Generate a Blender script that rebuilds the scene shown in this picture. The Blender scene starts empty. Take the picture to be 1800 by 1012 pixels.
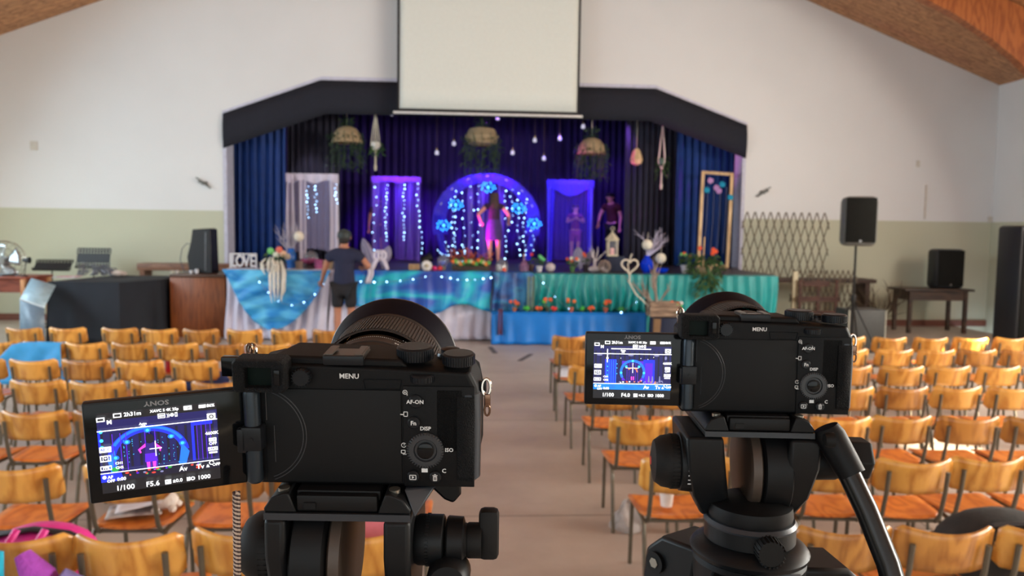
import bpy, bmesh, math, random
from math import sin, cos, pi, radians, sqrt, atan2
from mathutils import Vector, Matrix, Euler
random.seed(7)
sc = bpy.context.scene
COL = sc.collection

# ------------------------------------------------------------ camera, world, light, exposure
F_PX, PITCH, YAW, ROLL, EYE = 1350.0, radians(4.27), radians(3.5), radians(.79), 1.75
fwd = Vector((sin(YAW)*cos(PITCH), cos(YAW)*cos(PITCH), -sin(PITCH)))
rgt = Vector((cos(YAW), -sin(YAW), 0)); upv = rgt.cross(fwd)
R_ = rgt*cos(ROLL) + upv*sin(ROLL); U_ = -rgt*sin(ROLL) + upv*cos(ROLL)
cd = bpy.data.cameras.new('camera'); cam = bpy.data.objects.new('camera', cd); COL.objects.link(cam)
cam.matrix_world = Matrix(((R_.x, U_.x, -fwd.x, 0), (R_.y, U_.y, -fwd.y, 0), (R_.z, U_.z, -fwd.z, EYE), (0, 0, 0, 1)))
cd.sensor_width = 36; cd.lens = 27; cd.clip_start = .02; cd.clip_end = 200
cd.dof.use_dof = True; cd.dof.focus_distance = .44; cd.dof.aperture_fstop = 15
sc.camera = cam
sc.view_settings.view_transform = 'Standard'; sc.view_settings.look = 'None'
sc.view_settings.gamma = 1; sc.view_settings.use_curve_mapping = False
sc.view_settings.exposure = 0.2
try: sc.cycles.sample_clamp_indirect = 4
except Exception: pass
EYEV = Vector((0, 0, EYE))
def ray(px, py): return fwd + R_*((px-900)/F_PX) - U_*((py-506)/F_PX)
def at(px, py, Y): r = ray(px, py); return EYEV + r*(Y/r.y)          # point of the hall at distance Y seen at a pixel
def atz(px, py, z): r = ray(px, py); return EYEV + r*((z-EYE)/r.z)
def near(px, py, d): return EYEV + ray(px, py)*d

w = bpy.data.worlds.new('world'); sc.world = w; w.use_nodes = True
w.node_tree.nodes['Background'].inputs[0].default_value = (.75, .85, 1, 1)
w.node_tree.nodes['Background'].inputs[1].default_value = 1.2
def lamp(kind, name, loc, rot, energy, col, **kw):
    l = bpy.data.lights.new(name, kind); l.energy = energy; l.color = col
    for k, v in kw.items(): setattr(l, k, v)
    o = bpy.data.objects.new(name, l); COL.objects.link(o); o.location = loc; o.rotation_euler = rot
    return o
def aim(o, target):
    o.rotation_euler = (Vector(target)-o.location).to_track_quat('-Z', 'Y').to_euler(); return o
WYB = 14.45                                                           # the back wall; the roof line on it gives the side walls
RL, RR = at(0, 62, WYB), at(180, 0, WYB); SL = (RR.z-RL.z)/(RR.x-RL.x)
QL, QR = at(1418, 0, WYB), at(1757, 150, WYB); SR = (QR.z-QL.z)/(QR.x-QL.x)
WXR = QR.x; ZR = QR.z
XR_ = (QR.z-RL.z+SL*RL.x-SR*QR.x)/(SL-SR); ZRIDGE = RL.z+SL*(XR_-RL.x)
WXL = XR_-(ZRIDGE-ZR)/SL
SUN = lamp('SUN', 'sun', (0, 0, 12), (0, 0, 0), 45, (1, .86, .62), angle=.009)
SUN.rotation_euler = Vector((-.80, .30, -.40)).to_track_quat('-Z', 'Y').to_euler()
# added area lamps for assumed daylight
lamp('AREA', 'assumed_daylight_right', (WXR-.12, 3.2, 3.4), (0, radians(84), 0), 1500, (1, .97, .88), shape='RECTANGLE', size=1.3, size_y=11)
lamp('AREA', 'assumed_daylight_left', (WXL+.12, 4.6, 3.2), (0, radians(-86), 0), 700, (.66, .87, 1), shape='RECTANGLE', size=1.6, size_y=13)
lamp('AREA', 'dado_fill_left', (WXL+.12, 11.9, 1.2), (0, radians(-90), radians(14)), 60, (.80, .98, .96), shape='RECTANGLE', size=1.5, size_y=1.6)  # added low fill lamp that brightens the left dado; no door is built here
lamp('AREA', 'added_fill_rear', (-1.5, -5.85, 2.2), (radians(90), 0, 0), 170, (.8, .93, 1), shape='RECTANGLE', size=12, size_y=3.2)  # fill lamp added in front of the solid rear wall

# ------------------------------------------------------------ materials
def lin(c):
    def f(v):
        v /= 255.
        return v/12.92 if v <= .04045 else ((v+.055)/1.055)**2.4
    return (f(c[0]), f(c[1]), f(c[2]), 1)
MATS = {}
def base(name, rough, metal):
    m = bpy.data.materials.new(name); m.use_nodes = True; MATS[name] = m
    nt = m.node_tree; b = nt.nodes['Principled BSDF']
    b.inputs['Roughness'].default_value = rough; b.inputs['Metallic'].default_value = metal
    return m, nt, b
def mat(name, col, rough=.5, metal=0, var=.10, scale=18, bump=0, bscale=None, alpha=1, trans=0, spec=None, emit=None, es=0, coat=0, cr=None):
    if name in MATS: return MATS[name]
    m, nt, b = base(name, rough, metal); N = nt.nodes.new; L = nt.links.new
    tc = N('ShaderNodeTexCoord'); no = N('ShaderNodeTexNoise'); no.inputs['Scale'].default_value = scale; no.inputs['Detail'].default_value = 4
    L(tc.outputs['Object'], no.inputs['Vector'])
    r = N('ShaderNodeValToRGB'); c = lin(col)
    r.color_ramp.elements[0].color = tuple(max(0, v*(1-var)) for v in c[:3])+(1,)
    r.color_ramp.elements[1].color = tuple(min(1, v*(1+var)) for v in c[:3])+(1,)
    r.color_ramp.elements[0].position = .3; r.color_ramp.elements[1].position = .7
    L(no.outputs['Fac'], r.inputs[0]); L(r.outputs[0], b.inputs['Base Color'])
    if bump:
        n2 = N('ShaderNodeTexNoise'); n2.inputs['Scale'].default_value = bscale or scale*4; L(tc.outputs['Object'], n2.inputs['Vector'])
        bp = N('ShaderNodeBump'); bp.inputs['Strength'].default_value = bump; bp.inputs['Distance'].default_value = .01
        L(n2.outputs['Fac'], bp.inputs['Height']); L(bp.outputs[0], b.inputs['Normal'])
    if alpha < 1: b.inputs['Alpha'].default_value = alpha
    if trans: b.inputs['Transmission Weight'].default_value = trans
    if spec is not None: b.inputs['Specular IOR Level'].default_value = spec
    if coat: b.inputs['Coat Weight'].default_value = coat
    if emit: b.inputs['Emission Color'].default_value = lin(emit); b.inputs['Emission Strength'].default_value = es
    return m
def wood(name, c1, c2, rough=.35, rings=9, stretch=(1.2, 1.2, .45), scale=6, boards=None, coat=.0, mid=None):
    m, nt, b = base(name, rough, 0); N = nt.nodes.new; L = nt.links.new
    tc = N('ShaderNodeTexCoord'); oi = N('ShaderNodeObjectInfo'); mp = N('ShaderNodeMapping')
    mp.inputs['Scale'].default_value = stretch
    mu = N('ShaderNodeVectorMath'); mu.operation = 'MULTIPLY_ADD'; cx = N('ShaderNodeCombineXYZ')
    for k in range(3): L(oi.outputs['Random'], cx.inputs[k])
    mu.inputs[1].default_value = (37, 23, 51)
    L(cx.outputs[0], mu.inputs[0]); L(tc.outputs['Object'], mp.inputs['Vector']); L(mp.outputs[0], mu.inputs[2])
    n1 = N('ShaderNodeTexNoise'); n1.inputs['Scale'].default_value = scale; n1.inputs['Detail'].default_value = 1.5
    L(mu.outputs[0], n1.inputs['Vector'])
    s = N('ShaderNodeMath'); s.operation = 'MULTIPLY'; s.inputs[1].default_value = rings; L(n1.outputs['Fac'], s.inputs[0])
    pp = N('ShaderNodeMath'); pp.operation = 'PINGPONG'; pp.inputs[1].default_value = .5; L(s.outputs[0], pp.inputs[0])
    n3 = N('ShaderNodeTexNoise'); n3.inputs['Scale'].default_value = scale*7; n3.inputs['Detail'].default_value = 5; L(mu.outputs[0], n3.inputs['Vector'])
    ad = N('ShaderNodeMath'); ad.operation = 'MULTIPLY_ADD'; ad.inputs[1].default_value = .5; L(n3.outputs['Fac'], ad.inputs[0]); L(pp.outputs[0], ad.inputs[2])
    r = N('ShaderNodeValToRGB'); r.color_ramp.elements[0].color = lin(c1); r.color_ramp.elements[1].color = lin(c2)
    r.color_ramp.elements[0].position = .22; r.color_ramp.elements[1].position = .62
    L(ad.outputs[0], r.inputs[0])
    hs = N('ShaderNodeHueSaturation'); vr = N('ShaderNodeMapRange'); vr.inputs['To Min'].default_value = .84; vr.inputs['To Max'].default_value = 1.16
    L(oi.outputs['Random'], vr.inputs['Value']); L(vr.outputs[0], hs.inputs['Value']); L(r.outputs[0], hs.inputs['Color'])
    out = hs.outputs[0]
    if boards:
        br = N('ShaderNodeTexBrick'); br.inputs['Scale'].default_value = 1; br.inputs['Brick Width'].default_value = boards[0]; br.inputs['Row Height'].default_value = boards[1]
        br.inputs['Mortar Size'].default_value = .006; br.inputs['Color1'].default_value = (1, 1, 1, 1); br.inputs['Color2'].default_value = (.82, .82, .82, 1); br.inputs['Mortar'].default_value = (.35, .3, .25, 1)
        m2 = N('ShaderNodeMapping'); m2.inputs['Rotation'].default_value = boards[2]; L(tc.outputs['Object'], m2.inputs['Vector']); L(m2.outputs[0], br.inputs['Vector'])
        mx = N('ShaderNodeMix'); mx.data_type = 'RGBA'; mx.blend_type = 'MULTIPLY'; mx.inputs['Factor'].default_value = 1
        L(out, mx.inputs[6]); L(br.outputs['Color'], mx.inputs[7]); out = mx.outputs[2]
    L(out, b.inputs['Base Color'])
    if coat: b.inputs['Coat Weight'].default_value = coat; b.inputs['Coat Roughness'].default_value = .25
    return m
def wall_mat(name, upper, lower, zline):
    m, nt, b = base(name, .75, 0); N = nt.nodes.new; L = nt.links.new
    g = N('ShaderNodeNewGeometry'); sx = N('ShaderNodeSeparateXYZ'); L(g.outputs['Position'], sx.inputs[0])
    gt = N('ShaderNodeMath'); gt.operation = 'GREATER_THAN'; gt.inputs[1].default_value = zline; L(sx.outputs['Z'], gt.inputs[0])
    no = N('ShaderNodeTexNoise'); no.inputs['Scale'].default_value = .8; no.inputs['Detail'].default_value = 6; L(g.outputs['Position'], no.inputs['Vector'])
    mx = N('ShaderNodeMix'); mx.data_type = 'RGBA'; mx.inputs[6].default_value = lin(lower); mx.inputs[7].default_value = lin(upper); L(gt.outputs[0], mx.inputs[0])
    hs = N('ShaderNodeHueSaturation'); vr = N('ShaderNodeMapRange'); vr.inputs['To Min'].default_value = .93; vr.inputs['To Max'].default_value = 1.05
    L(no.outputs['Fac'], vr.inputs['Value']); L(vr.outputs[0], hs.inputs['Value']); L(mx.outputs[2], hs.inputs['Color']); L(hs.outputs[0], b.inputs['Base Color'])
    return m
def emis(name, col, s=1):
    if name in MATS: return MATS[name]
    m = bpy.data.materials.new(name); m.use_nodes = True; MATS[name] = m; nt = m.node_tree
    b = nt.nodes['Principled BSDF']; b.inputs['Base Color'].default_value = (.01, .01, .01, 1); b.inputs['Roughness'].default_value = .3
    b.inputs['Emission Color'].default_value = lin(col); b.inputs['Emission Strength'].default_value = s
    return m
def dye(name, cols, scale=1.2, stretch=(1, 1, 1), rough=.6, alpha=1, wave=0):
    """cloth dyed in several colours that run into each other"""
    m, nt, b = base(name, rough, 0); N = nt.nodes.new; L = nt.links.new
    tc = N('ShaderNodeTexCoord'); mp = N('ShaderNodeMapping'); mp.inputs['Scale'].default_value = stretch
    no = N('ShaderNodeTexNoise'); no.inputs['Scale'].default_value = scale; no.inputs['Detail'].default_value = 3; no.inputs['Distortion'].default_value = wave
    L(tc.outputs['Object'], mp.inputs['Vector']); L(mp.outputs[0], no.inputs['Vector'])
    r = N('ShaderNodeValToRGB'); e = r.color_ramp.elements
    while len(e) < len(cols): e.new(.5)
    for k, c in enumerate(cols): e[k].position = .33+.34*k/(len(cols)-1); e[k].color = lin(c)
    L(no.outputs['Fac'], r.inputs[0]); L(r.outputs[0], b.inputs['Base Color'])
    if alpha < 1: b.inputs['Alpha'].default_value = alpha
    return m

# ------------------------------------------------------------ mesh helpers
class MB:
    """collects shapes in one bmesh; build() links them as one object"""
    def __init__(s): s.b = bmesh.new(); s.M = Matrix(); s.mi = 0
    def _fin(s, vs, fs):
        for v in vs: v.co = s.M @ v.co
        for f in fs: f.material_index = s.mi
    def mesh(s, verts, faces, smooth=True):
        vs = [s.b.verts.new(s.M @ Vector(v)) for v in verts]
        for f in faces:
            try: q = s.b.faces.new([vs[i] for i in f]); q.material_index = s.mi; q.smooth = smooth
            except ValueError: pass
        return s
    def box(s, c, d, rot=None, bev=0):
        r = bmesh.ops.create_cube(s.b, size=1); vs = r['verts']
        Mx = Matrix.Translation(c) @ (Euler(rot).to_matrix().to_4x4() if rot else Matrix()) @ Matrix.Diagonal((d[0], d[1], d[2], 1))
        for v in vs: v.co = Mx @ v.co
        fs = {f for v in vs for f in v.link_faces}
        if bev:
            es = {e for f in fs for e in f.edges}
            bmesh.ops.bevel(s.b, geom=list(es), offset=bev, segments=2, affect='EDGES', profile=.5)
            isl, st = set(), [v for v in vs if v.is_valid][:1]
            if not st: st = [s.b.verts[-1]] if s.b.verts.ensure_lookup_table() is None else []
            while st:
                v = st.pop()
                if v in isl: continue
                isl.add(v); st += [e.other_vert(v) for e in v.link_edges]
            vs = list(isl); fs = {f for v in vs for f in v.link_faces}
        s._fin(vs, fs); return s
    def tube(s, pts, r, seg=8, cap=True, flat=1):
        pts = [Vector(p) for p in pts]; n = len(pts); rr = r if isinstance(r, (list, tuple)) else [r]*n
        vs = []; pu = None
        for i, p in enumerate(pts):
            t = (pts[min(i+1, n-1)]-pts[max(i-1, 0)]).normalized()
            if pu is None: pu = Vector((0, 0, 1)) if abs(t.z) < .9 else Vector((0, 1, 0))
            a = t.cross(pu).normalized(); bb = a.cross(t).normalized(); pu = bb
            vs += [p+a*cos(2*pi*k/seg)*rr[i]+bb*sin(2*pi*k/seg)*rr[i]*flat for k in range(seg)]
        fs = [(i*seg+k, i*seg+(k+1) % seg, (i+1)*seg+(k+1) % seg, (i+1)*seg+k) for i in range(n-1) for k in range(seg)]
        if cap: fs += [tuple(range(seg))[::-1], tuple((n-1)*seg+k for k in range(seg))]
        return s.mesh(vs, fs)
    def lathe(s, prof, c=(0, 0, 0), axis='Z', seg=24, sx=1, sy=1, cap=True):
        vs = []
        for r, h in prof:
            for k in range(seg):
                a = 2*pi*k/seg; x, y = r*cos(a)*sx, r*sin(a)*sy
                v = (x, y, h) if axis == 'Z' else ((x, h, y) if axis == 'Y' else (h, x, y))
                vs.append(Vector(v)+Vector(c))
        n = len(prof)
        fs = [(i*seg+k, i*seg+(k+1) % seg, (i+1)*seg+(k+1) % seg, (i+1)*seg+k) for i in range(n-1) for k in range(seg)]
        if cap: fs += [tuple(range(seg))[::-1], tuple((n-1)*seg+k for k in range(seg))]
        return s.mesh(vs, fs)
    def prism(s, poly, d, M=None):
        """2-D outline (x, z) pushed from y=0 to y=d"""
        n = len(poly); M = M or Matrix()
        vs = [M @ Vector((x, 0, z)) for x, z in poly]+[M @ Vector((x, d, z)) for x, z in poly]
        fs = [tuple(range(n)), tuple(range(2*n-1, n-1, -1))]+[(i, i+n, (i+1) % n+n, (i+1) % n) for i in range(n)]
        return s.mesh(vs, fs, smooth=False)
    def ball(s, c, r, seg=12, sc_=(1, 1, 1)):
        n = seg//2
        prof = [(max(1e-4, r*sin(pi*i/n)), -r*cos(pi*i/n)) for i in range(n+1)]
        vs = [Vector((p*cos(2*pi*k/seg)*sc_[0], p*sin(2*pi*k/seg)*sc_[1], h*sc_[2]))+Vector(c) for p, h in prof for k in range(seg)]
        fs = [(i*seg+k, i*seg+(k+1) % seg, (i+1)*seg+(k+1) % seg, (i+1)*seg+k) for i in range(n) for k in range(seg)]
        return s.mesh(vs, fs)
    def grid(s, fn, nu, nv, closeu=False):
        vs = [Vector(fn(i/nu, j/nv)) for j in range(nv+1) for i in range(nu+1)]
        fs = [(j*(nu+1)+i, j*(nu+1)+i+1, (j+1)*(nu+1)+i+1, (j+1)*(nu+1)+i) for j in range(nv) for i in range(nu)]
        return s.mesh(vs, fs)
    def text(s, t, size, M, flat=0, bold=0, align='CENTER'):
        c = bpy.data.curves.new('t', 'FONT'); c.body = t; c.size = size; c.align_x = align; c.align_y = 'CENTER'; c.offset = bold; c.extrude = flat; c.resolution_u = 2
        o = bpy.data.objects.new('t', c); COL.objects.link(o)
        bpy.context.view_layer.update()
        me = bpy.data.meshes.new_from_object(o.evaluated_get(bpy.context.evaluated_depsgraph_get()))
        s.mesh([M @ v.co for v in me.vertices], [tuple(p.vertices) for p in me.polygons], smooth=False)
        bpy.data.objects.remove(o); bpy.data.curves.remove(c); bpy.data.meshes.remove(me)
        return s
    def build(s, name, mats, parent=None, thick=0, bevel=0, sub=0, sharp=35, loc=None):
        me = bpy.data.meshes.new(name); bmesh.ops.recalc_face_normals(s.b, faces=s.b.faces[:])
        if thick:
            for f in s.b.faces: f.smooth = True
        s.b.to_mesh(me); s.b.free()
        for m in (mats if isinstance(mats, (list, tuple)) else [mats]): me.materials.append(m)
        try: me.set_sharp_from_angle(angle=radians(sharp))
        except Exception: pass
        o = bpy.data.objects.new(name, me); COL.objects.link(o)
        if parent is not None: o.parent = parent
        if loc is not None: o.location = loc
        if thick: q = o.modifiers.new('th', 'SOLIDIFY'); q.thickness = thick; q.offset = 0
        if bevel: q = o.modifiers.new('bv', 'BEVEL'); q.width = bevel; q.segments = 2; q.limit_method = 'ANGLE'; q.angle_limit = radians(40)
        if sub: q = o.modifiers.new('ss', 'SUBSURF'); q.levels = sub; q.render_levels = sub
        return o
def tag(o, label, cat, group=None, kind=None):
    if label: o['label'] = label
    if cat: o['category'] = cat
    if group: o['group'] = group
    if kind: o['kind'] = kind
    return o
def struct(o): o['kind'] = 'structure'; return o
def thing(name, label, cat, loc=(0, 0, 0), rz=0, group=None):
    o = bpy.data.objects.new(name, None); COL.objects.link(o); o.empty_display_size = .1
    o.location = loc; o.rotation_euler = (0, 0, rz); return tag(o, label, cat, group)
def dup(root, loc, rz=0, label=None, group=None, scale=None):
    def cp(o, par):
        c = o.copy(); COL.objects.link(c); c.parent = par
        for ch in KIDS.get(o.name, []): cp(ch, c)
        return c
    r = cp(root, None); r.location = loc; r.rotation_euler = (0, 0, rz)
    if label: r['label'] = label
    if group: r['group'] = group
    if scale: r.scale = scale
    return r
KIDS = {}
def freeze(root):
    """remember the parts of a thing, so that copies are quick"""
    allo = list(COL.objects)
    def rec(o):
        ks = [c for c in allo if c.parent == o]
        KIDS[o.name] = ks
        for k in ks: rec(k)
    rec(root); return root
# ------------------------------------------------------------ the hall
STZ = 1.09; DADO = 2.04
mwall = wall_mat('painted_plaster', (226, 227, 228), (196, 198, 176), DADO)
m_floor = base('worn_concrete', .42, 0)
nt = m_floor[1]; b = m_floor[2]; N = nt.nodes.new; L = nt.links.new
g = N('ShaderNodeNewGeometry'); n1 = N('ShaderNodeTexNoise'); n1.inputs['Scale'].default_value = 1.1; n1.inputs['Detail'].default_value = 8; n1.inputs['Roughness'].default_value = .65
L(g.outputs['Position'], n1.inputs['Vector'])
r = N('ShaderNodeValToRGB'); r.color_ramp.elements[0].position = .3; r.color_ramp.elements[1].position = .7
r.color_ramp.elements[0].color = lin((172, 158, 147)); r.color_ramp.elements[1].color = lin((200, 188, 177)); L(n1.outputs['Fac'], r.inputs[0])
br = N('ShaderNodeTexBrick'); br.offset = 0; br.inputs['Scale'].default_value = 1; br.inputs['Brick Width'].default_value = 3.1; br.inputs['Row Height'].default_value = 2.4; br.inputs['Mortar Size'].default_value = .008
br.inputs['Color1'].default_value = (1, 1, 1, 1); br.inputs['Color2'].default_value = (.94, .94, .94, 1); br.inputs['Mortar'].default_value = (.45, .42, .4, 1)
mp = N('ShaderNodeMapping'); mp.inputs['Location'].default_value = (.3, .2, 0); L(g.outputs['Position'], mp.inputs[0]); L(mp.outputs[0], br.inputs['Vector'])
mx = N('ShaderNodeMix'); mx.data_type = 'RGBA'; mx.blend_type = 'MULTIPLY'; mx.inputs[0].default_value = 1; L(r.outputs[0], mx.inputs[6]); L(br.outputs['Color'], mx.inputs[7]); L(mx.outputs[2], b.inputs['Base Color'])
m_floor = m_floor[0]
pine = wood('pine_boards', (150, 98, 60), (196, 142, 96), .5, 6, (.5, 3, 3), 2.2, boards=(4, .14, (0, 0, 0)))
glulam = wood('glulam_timber', (132, 68, 26), (166, 96, 46), .45, 5, (3, .6, .6), 2.5)
m_void = mat('stage_black', (26, 24, 34), .9)

m = MB(); m.box((-.35, 4.3, -.1), (WXR-WXL+.3, 20.6, .2)); struct(m.build('floor', m_floor))
# roof line on the back wall
def roofz(x): return ZRIDGE-(XR_-x)*SL if x < XR_ else ZRIDGE+(x-XR_)*SR
# arch
A = [at(400, 470, WYB), at(394, 200, WYB), at(567, 141, WYB), at(1150, 153, WYB), at(1313, 217, WYB), at(1299, 480, WYB)]
axl, axr = A[0].x, A[5].x; zs = (A[1].z+A[4].z)/2; zt = (A[2].z+A[3].z)/2; bxl, bxr = A[2].x, A[3].x
m = MB()
def wq(pts, y0, y1):
    n = len(pts); m.mesh([(x, y0, z) for x, z in pts]+[(x, y1, z) for x, z in pts], [tuple(range(n)), tuple(range(2*n-1, n-1, -1))]+[(i, i+n, (i+1) % n+n, (i+1) % n) for i in range(n)], smooth=False)
Y0, Y1 = WYB, WYB+.40
wq([(WXL-.2, -.2), (axl, -.2), (axl, zs), (axl, roofz(axl)+.1), (WXL-.2, roofz(WXL)+.1)], Y0, Y1)
wq([(axr, -.2), (WXR+.2, -.2), (WXR+.2, roofz(WXR)+.1), (axr, roofz(axr)+.1), (axr, zs)], Y0, Y1)
wq([(axl, zs), (bxl, zt), (bxl, roofz(bxl)+.1), (axl, roofz(axl)+.1)], Y0, Y1)
wq([(bxl, zt), (bxr, zt), (bxr, roofz(bxr)+.1), (XR_, ZRIDGE+.1), (bxl, roofz(bxl)+.1)], Y0, Y1)
wq([(bxr, zt), (axr, zs), (axr, roofz(axr)+.1), (bxr, roofz(bxr)+.1)], Y0, Y1)
struct(m.build('wall_back', mwall))
# pale lilac painted edge round the arch
m = MB(); q = [(axl-.05, 0), (axl-.05, zs+.03), (bxl-.01, zt+.05), (bxr+.01, zt+.05), (axr+.05, zs+.03), (axr+.05, 0)]; e_ = .014; qi = [(axl+e_, 0), (axl+e_, zs-e_), (bxl, zt-e_), (bxr, zt-e_), (axr-e_, zs-e_), (axr-e_, 0)]
for i in range(5): wq([q[i], q[i+1], qi[i+1], qi[i]], WYB-.02, WYB+.41)
struct(m.build('trim_1', mat('lilac_paint', (198, 198, 216), .6)))
# side and rear walls; unseen slots added on the right to aim sun patches
def side_wall(name, x, t, opens):
    global m; m = MB(); ys = [-6]+[v for o in opens for v in o[:2]]+[WYB]
    for k in range(0, len(ys), 2): m.box((x, (ys[k]+ys[k+1])/2, ZR/2), (t, ys[k+1]-ys[k], ZR+.3))
    for y0, y1, z0, z1 in opens:
        m.box((x, (y0+y1)/2, (z0-.15)/2), (t, y1-y0, z0+.15)); m.box((x, (y0+y1)/2, (z1+ZR+.15)/2), (t, y1-y0, ZR+.15-z1))
    return struct(m.build(name, mwall))
def sun_gap(P, w_, h_):
    q = (WXR+.1-P.x)/.80; return (P.y-.30*q-w_/2, P.y-.30*q+w_/2, P.z+.40*q-h_/2, P.z+.40*q+h_/2)
gaps = sorted([sun_gap(atz(1646, 782, 0), .62, .40), sun_gap(atz(1582, 738, 0), .16, .30), sun_gap(at(1708, 606, 7.80), .55, .30)])
side_wall('wall_right', WXR+.1, .2, gaps)
side_wall('wall_left', WXL-.1, .2, [(-2, -1.6, 2.5, 3.4)])  # small unseen opening added on the left as well
m = MB(); m.box((-.35, -6.1, 4), (WXR-WXL+.6, .2, 9)); struct(m.build('wall_rear', mwall))
# roof boards
def roof(name, xa, xb):
    global m; m = MB(); a, b2 = roofz(xa), roofz(xb); y0, y1 = -6.2, WYB+.3
    m.mesh([(xa, y0, a), (xb, y0, b2), (xb, y1, b2), (xa, y1, a), (xa, y0, a+.15), (xb, y0, b2+.15), (xb, y1, b2+.15), (xa, y1, a+.15)],
           [(0, 1, 2, 3), (7, 6, 5, 4), (0, 4, 5, 1), (1, 5, 6, 2), (2, 6, 7, 3), (3, 7, 4, 0)], False)
    return struct(m.build(name, pine))
roof('ceiling', WXL-.2, XR_); roof('ceiling_right', XR_, WXR+.2)
# curved glulam portal frames
def portal(y, t=.16):
    global m; m = MB()
    for s_, xw in ((-1, WXL), (1, WXR)):
        out, inn = [], []
        top = [(xw, 0), (xw, ZR*.55), (xw, ZR-.4)]
        xe = XR_
        n = 14
        for k in range(n+1):
            u = k/n; x = xw+(xe-xw)*u
            zo = roofz(x)-.02
            dep = .5+.75*math.exp(-u*9)
            out.append((x, zo)); inn.append((x, zo-dep))
        # haunch: curve the inner edge down to the wall
        xk = xw-s_*.34
        inn2 = [(xk, 0), (xk-s_*.02, ZR*.45)]
        P0, P1, P2 = Vector((xk-s_*.02, ZR*.45)), Vector((xk-s_*.1, ZR-.75)), Vector(inn[4])
        for k in range(1, 9):
            u = k/8; v = P0*(1-u)**2+P1*2*u*(1-u)+P2*u*u; inn2.append((v.x, v.y))
        inn2 += inn[5:]
        out2 = [(xw-s_*.02, 0), (xw-s_*.02, ZR*.45)]+[(xw-s_*.02+(out[min(4, k)][0]-xw)*0, ZR*.45+(ZR-ZR*.45)*k/8) for k in range(1, 1)]
        o2 = [(xw-s_*.02, 0), (xw-s_*.02, ZR*.45)]
        for k in range(1, 9):
            u = k/8
            if u < .5: o2.append((xw-s_*.02, ZR*.45+(ZR-.02-ZR*.45)*u*2))
            else: x = xw-s_*.02+(out[4][0]-xw)*(u-.5)*2; o2.append((x, roofz(x)-.02))
        o2 += out[5:]
        for k in range(len(o2)-1): wq([o2[k], o2[k+1], inn2[k+1], inn2[k]], y-t/2, y+t/2)
    return m
for i, y in enumerate((11.7, 7.3, 1.2)):
    portal(y); struct(m.build('trim_%d' % (i+2), glulam))
# skirting of the back wall
m = MB(); m.box(((WXL+axl)/2, WYB-.012, .06), (axl-WXL, .024, .12)); struct(m.build('baseboard_left', mat('red_brown_skirting', (120, 70, 55), .5)))
m = MB(); m.box(((WXR+axr)/2, WYB-.012, .06), (WXR-axr, .024, .12)); struct(m.build('baseboard_right', MATS['red_brown_skirting']))
# stage: boards, front and the black box behind the arch
SF = 12.2
sxl, sxr = at(399, 480, SF).x, at(1364, 480, SF).x
m = MB(); m.box(((sxl+sxr)/2, (SF+WYB)/2, STZ-.06), (sxr-sxl, WYB-SF, .12)); m.box(((axl+axr)/2, (WYB+19)/2, STZ-.06), (axr-axl+2.2, 19-WYB, .12))
struct(m.build('floor_stage', mat('dark_stage_boards', (58, 50, 62), .45)))
m = MB(); m.box(((sxl+sxr)/2, SF+.05, STZ/2-.06), (sxr-sxl, .1, STZ-.12)); m.box((sxl+.05, (SF+WYB)/2+.05, STZ/2-.06), (.1, WYB-SF-.1, STZ-.12)); m.box((sxr-.05, (SF+WYB)/2+.05, STZ/2-.06), (.1, WYB-SF-.1, STZ-.12)); struct(m.build('wall_stage_front', mat('stage_front_paint', (46, 40, 44), .6)))
m = MB(); zc = zt+1.0
m.box((axl-1.1, 16.9, zc/2), (.1, 4.4, zc)); m.box((axr+1.1, 16.9, zc/2), (.1, 4.4, zc)); m.box(((axl+axr)/2, 19.1, zc/2), (axr-axl+2.3, .1, zc)); m.box(((axl+axr)/2, 16.9, zc), (axr-axl+2.3, 4.4, .1))
struct(m.build('wall_stage', m_void))
# dark valance that follows the arch
m = MB(); n = 90
ins = [(axl, zs-.62), (bxl+.1, zt-.60), (bxr-.1, zt-.60), (axr, zs-.62)]
def lerp_path(P, t):
    xs = [p[0] for p in P]; x = xs[0]+(xs[-1]-xs[0])*t
    for a, c in zip(P, P[1:]):
        if x <= c[0]+1e-6: u = (x-a[0])/max(1e-6, c[0]-a[0]); return x, a[1]+(c[1]-a[1])*u
    return P[-1]
P1 = [(axl, zs), (bxl, zt), (bxr, zt), (axr, zs)]
def fv(u, v):
    x, zt_ = lerp_path(P1, u); x2, zb = lerp_path(ins, u)
    return (x*1.004-.02+.04*u, WYB-.035+.004*sin(u*130)-.04*sin(pi*v), zt_-.02+(zb-zt_)*v)
m.grid(fv, 220, 3); tag(m.build('curtain_valance', mat('charcoal_velvet', (28, 30, 42), .9), thick=.02), 'charcoal pelmet valance following the sloped top of the stage arch', 'valance')
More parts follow.
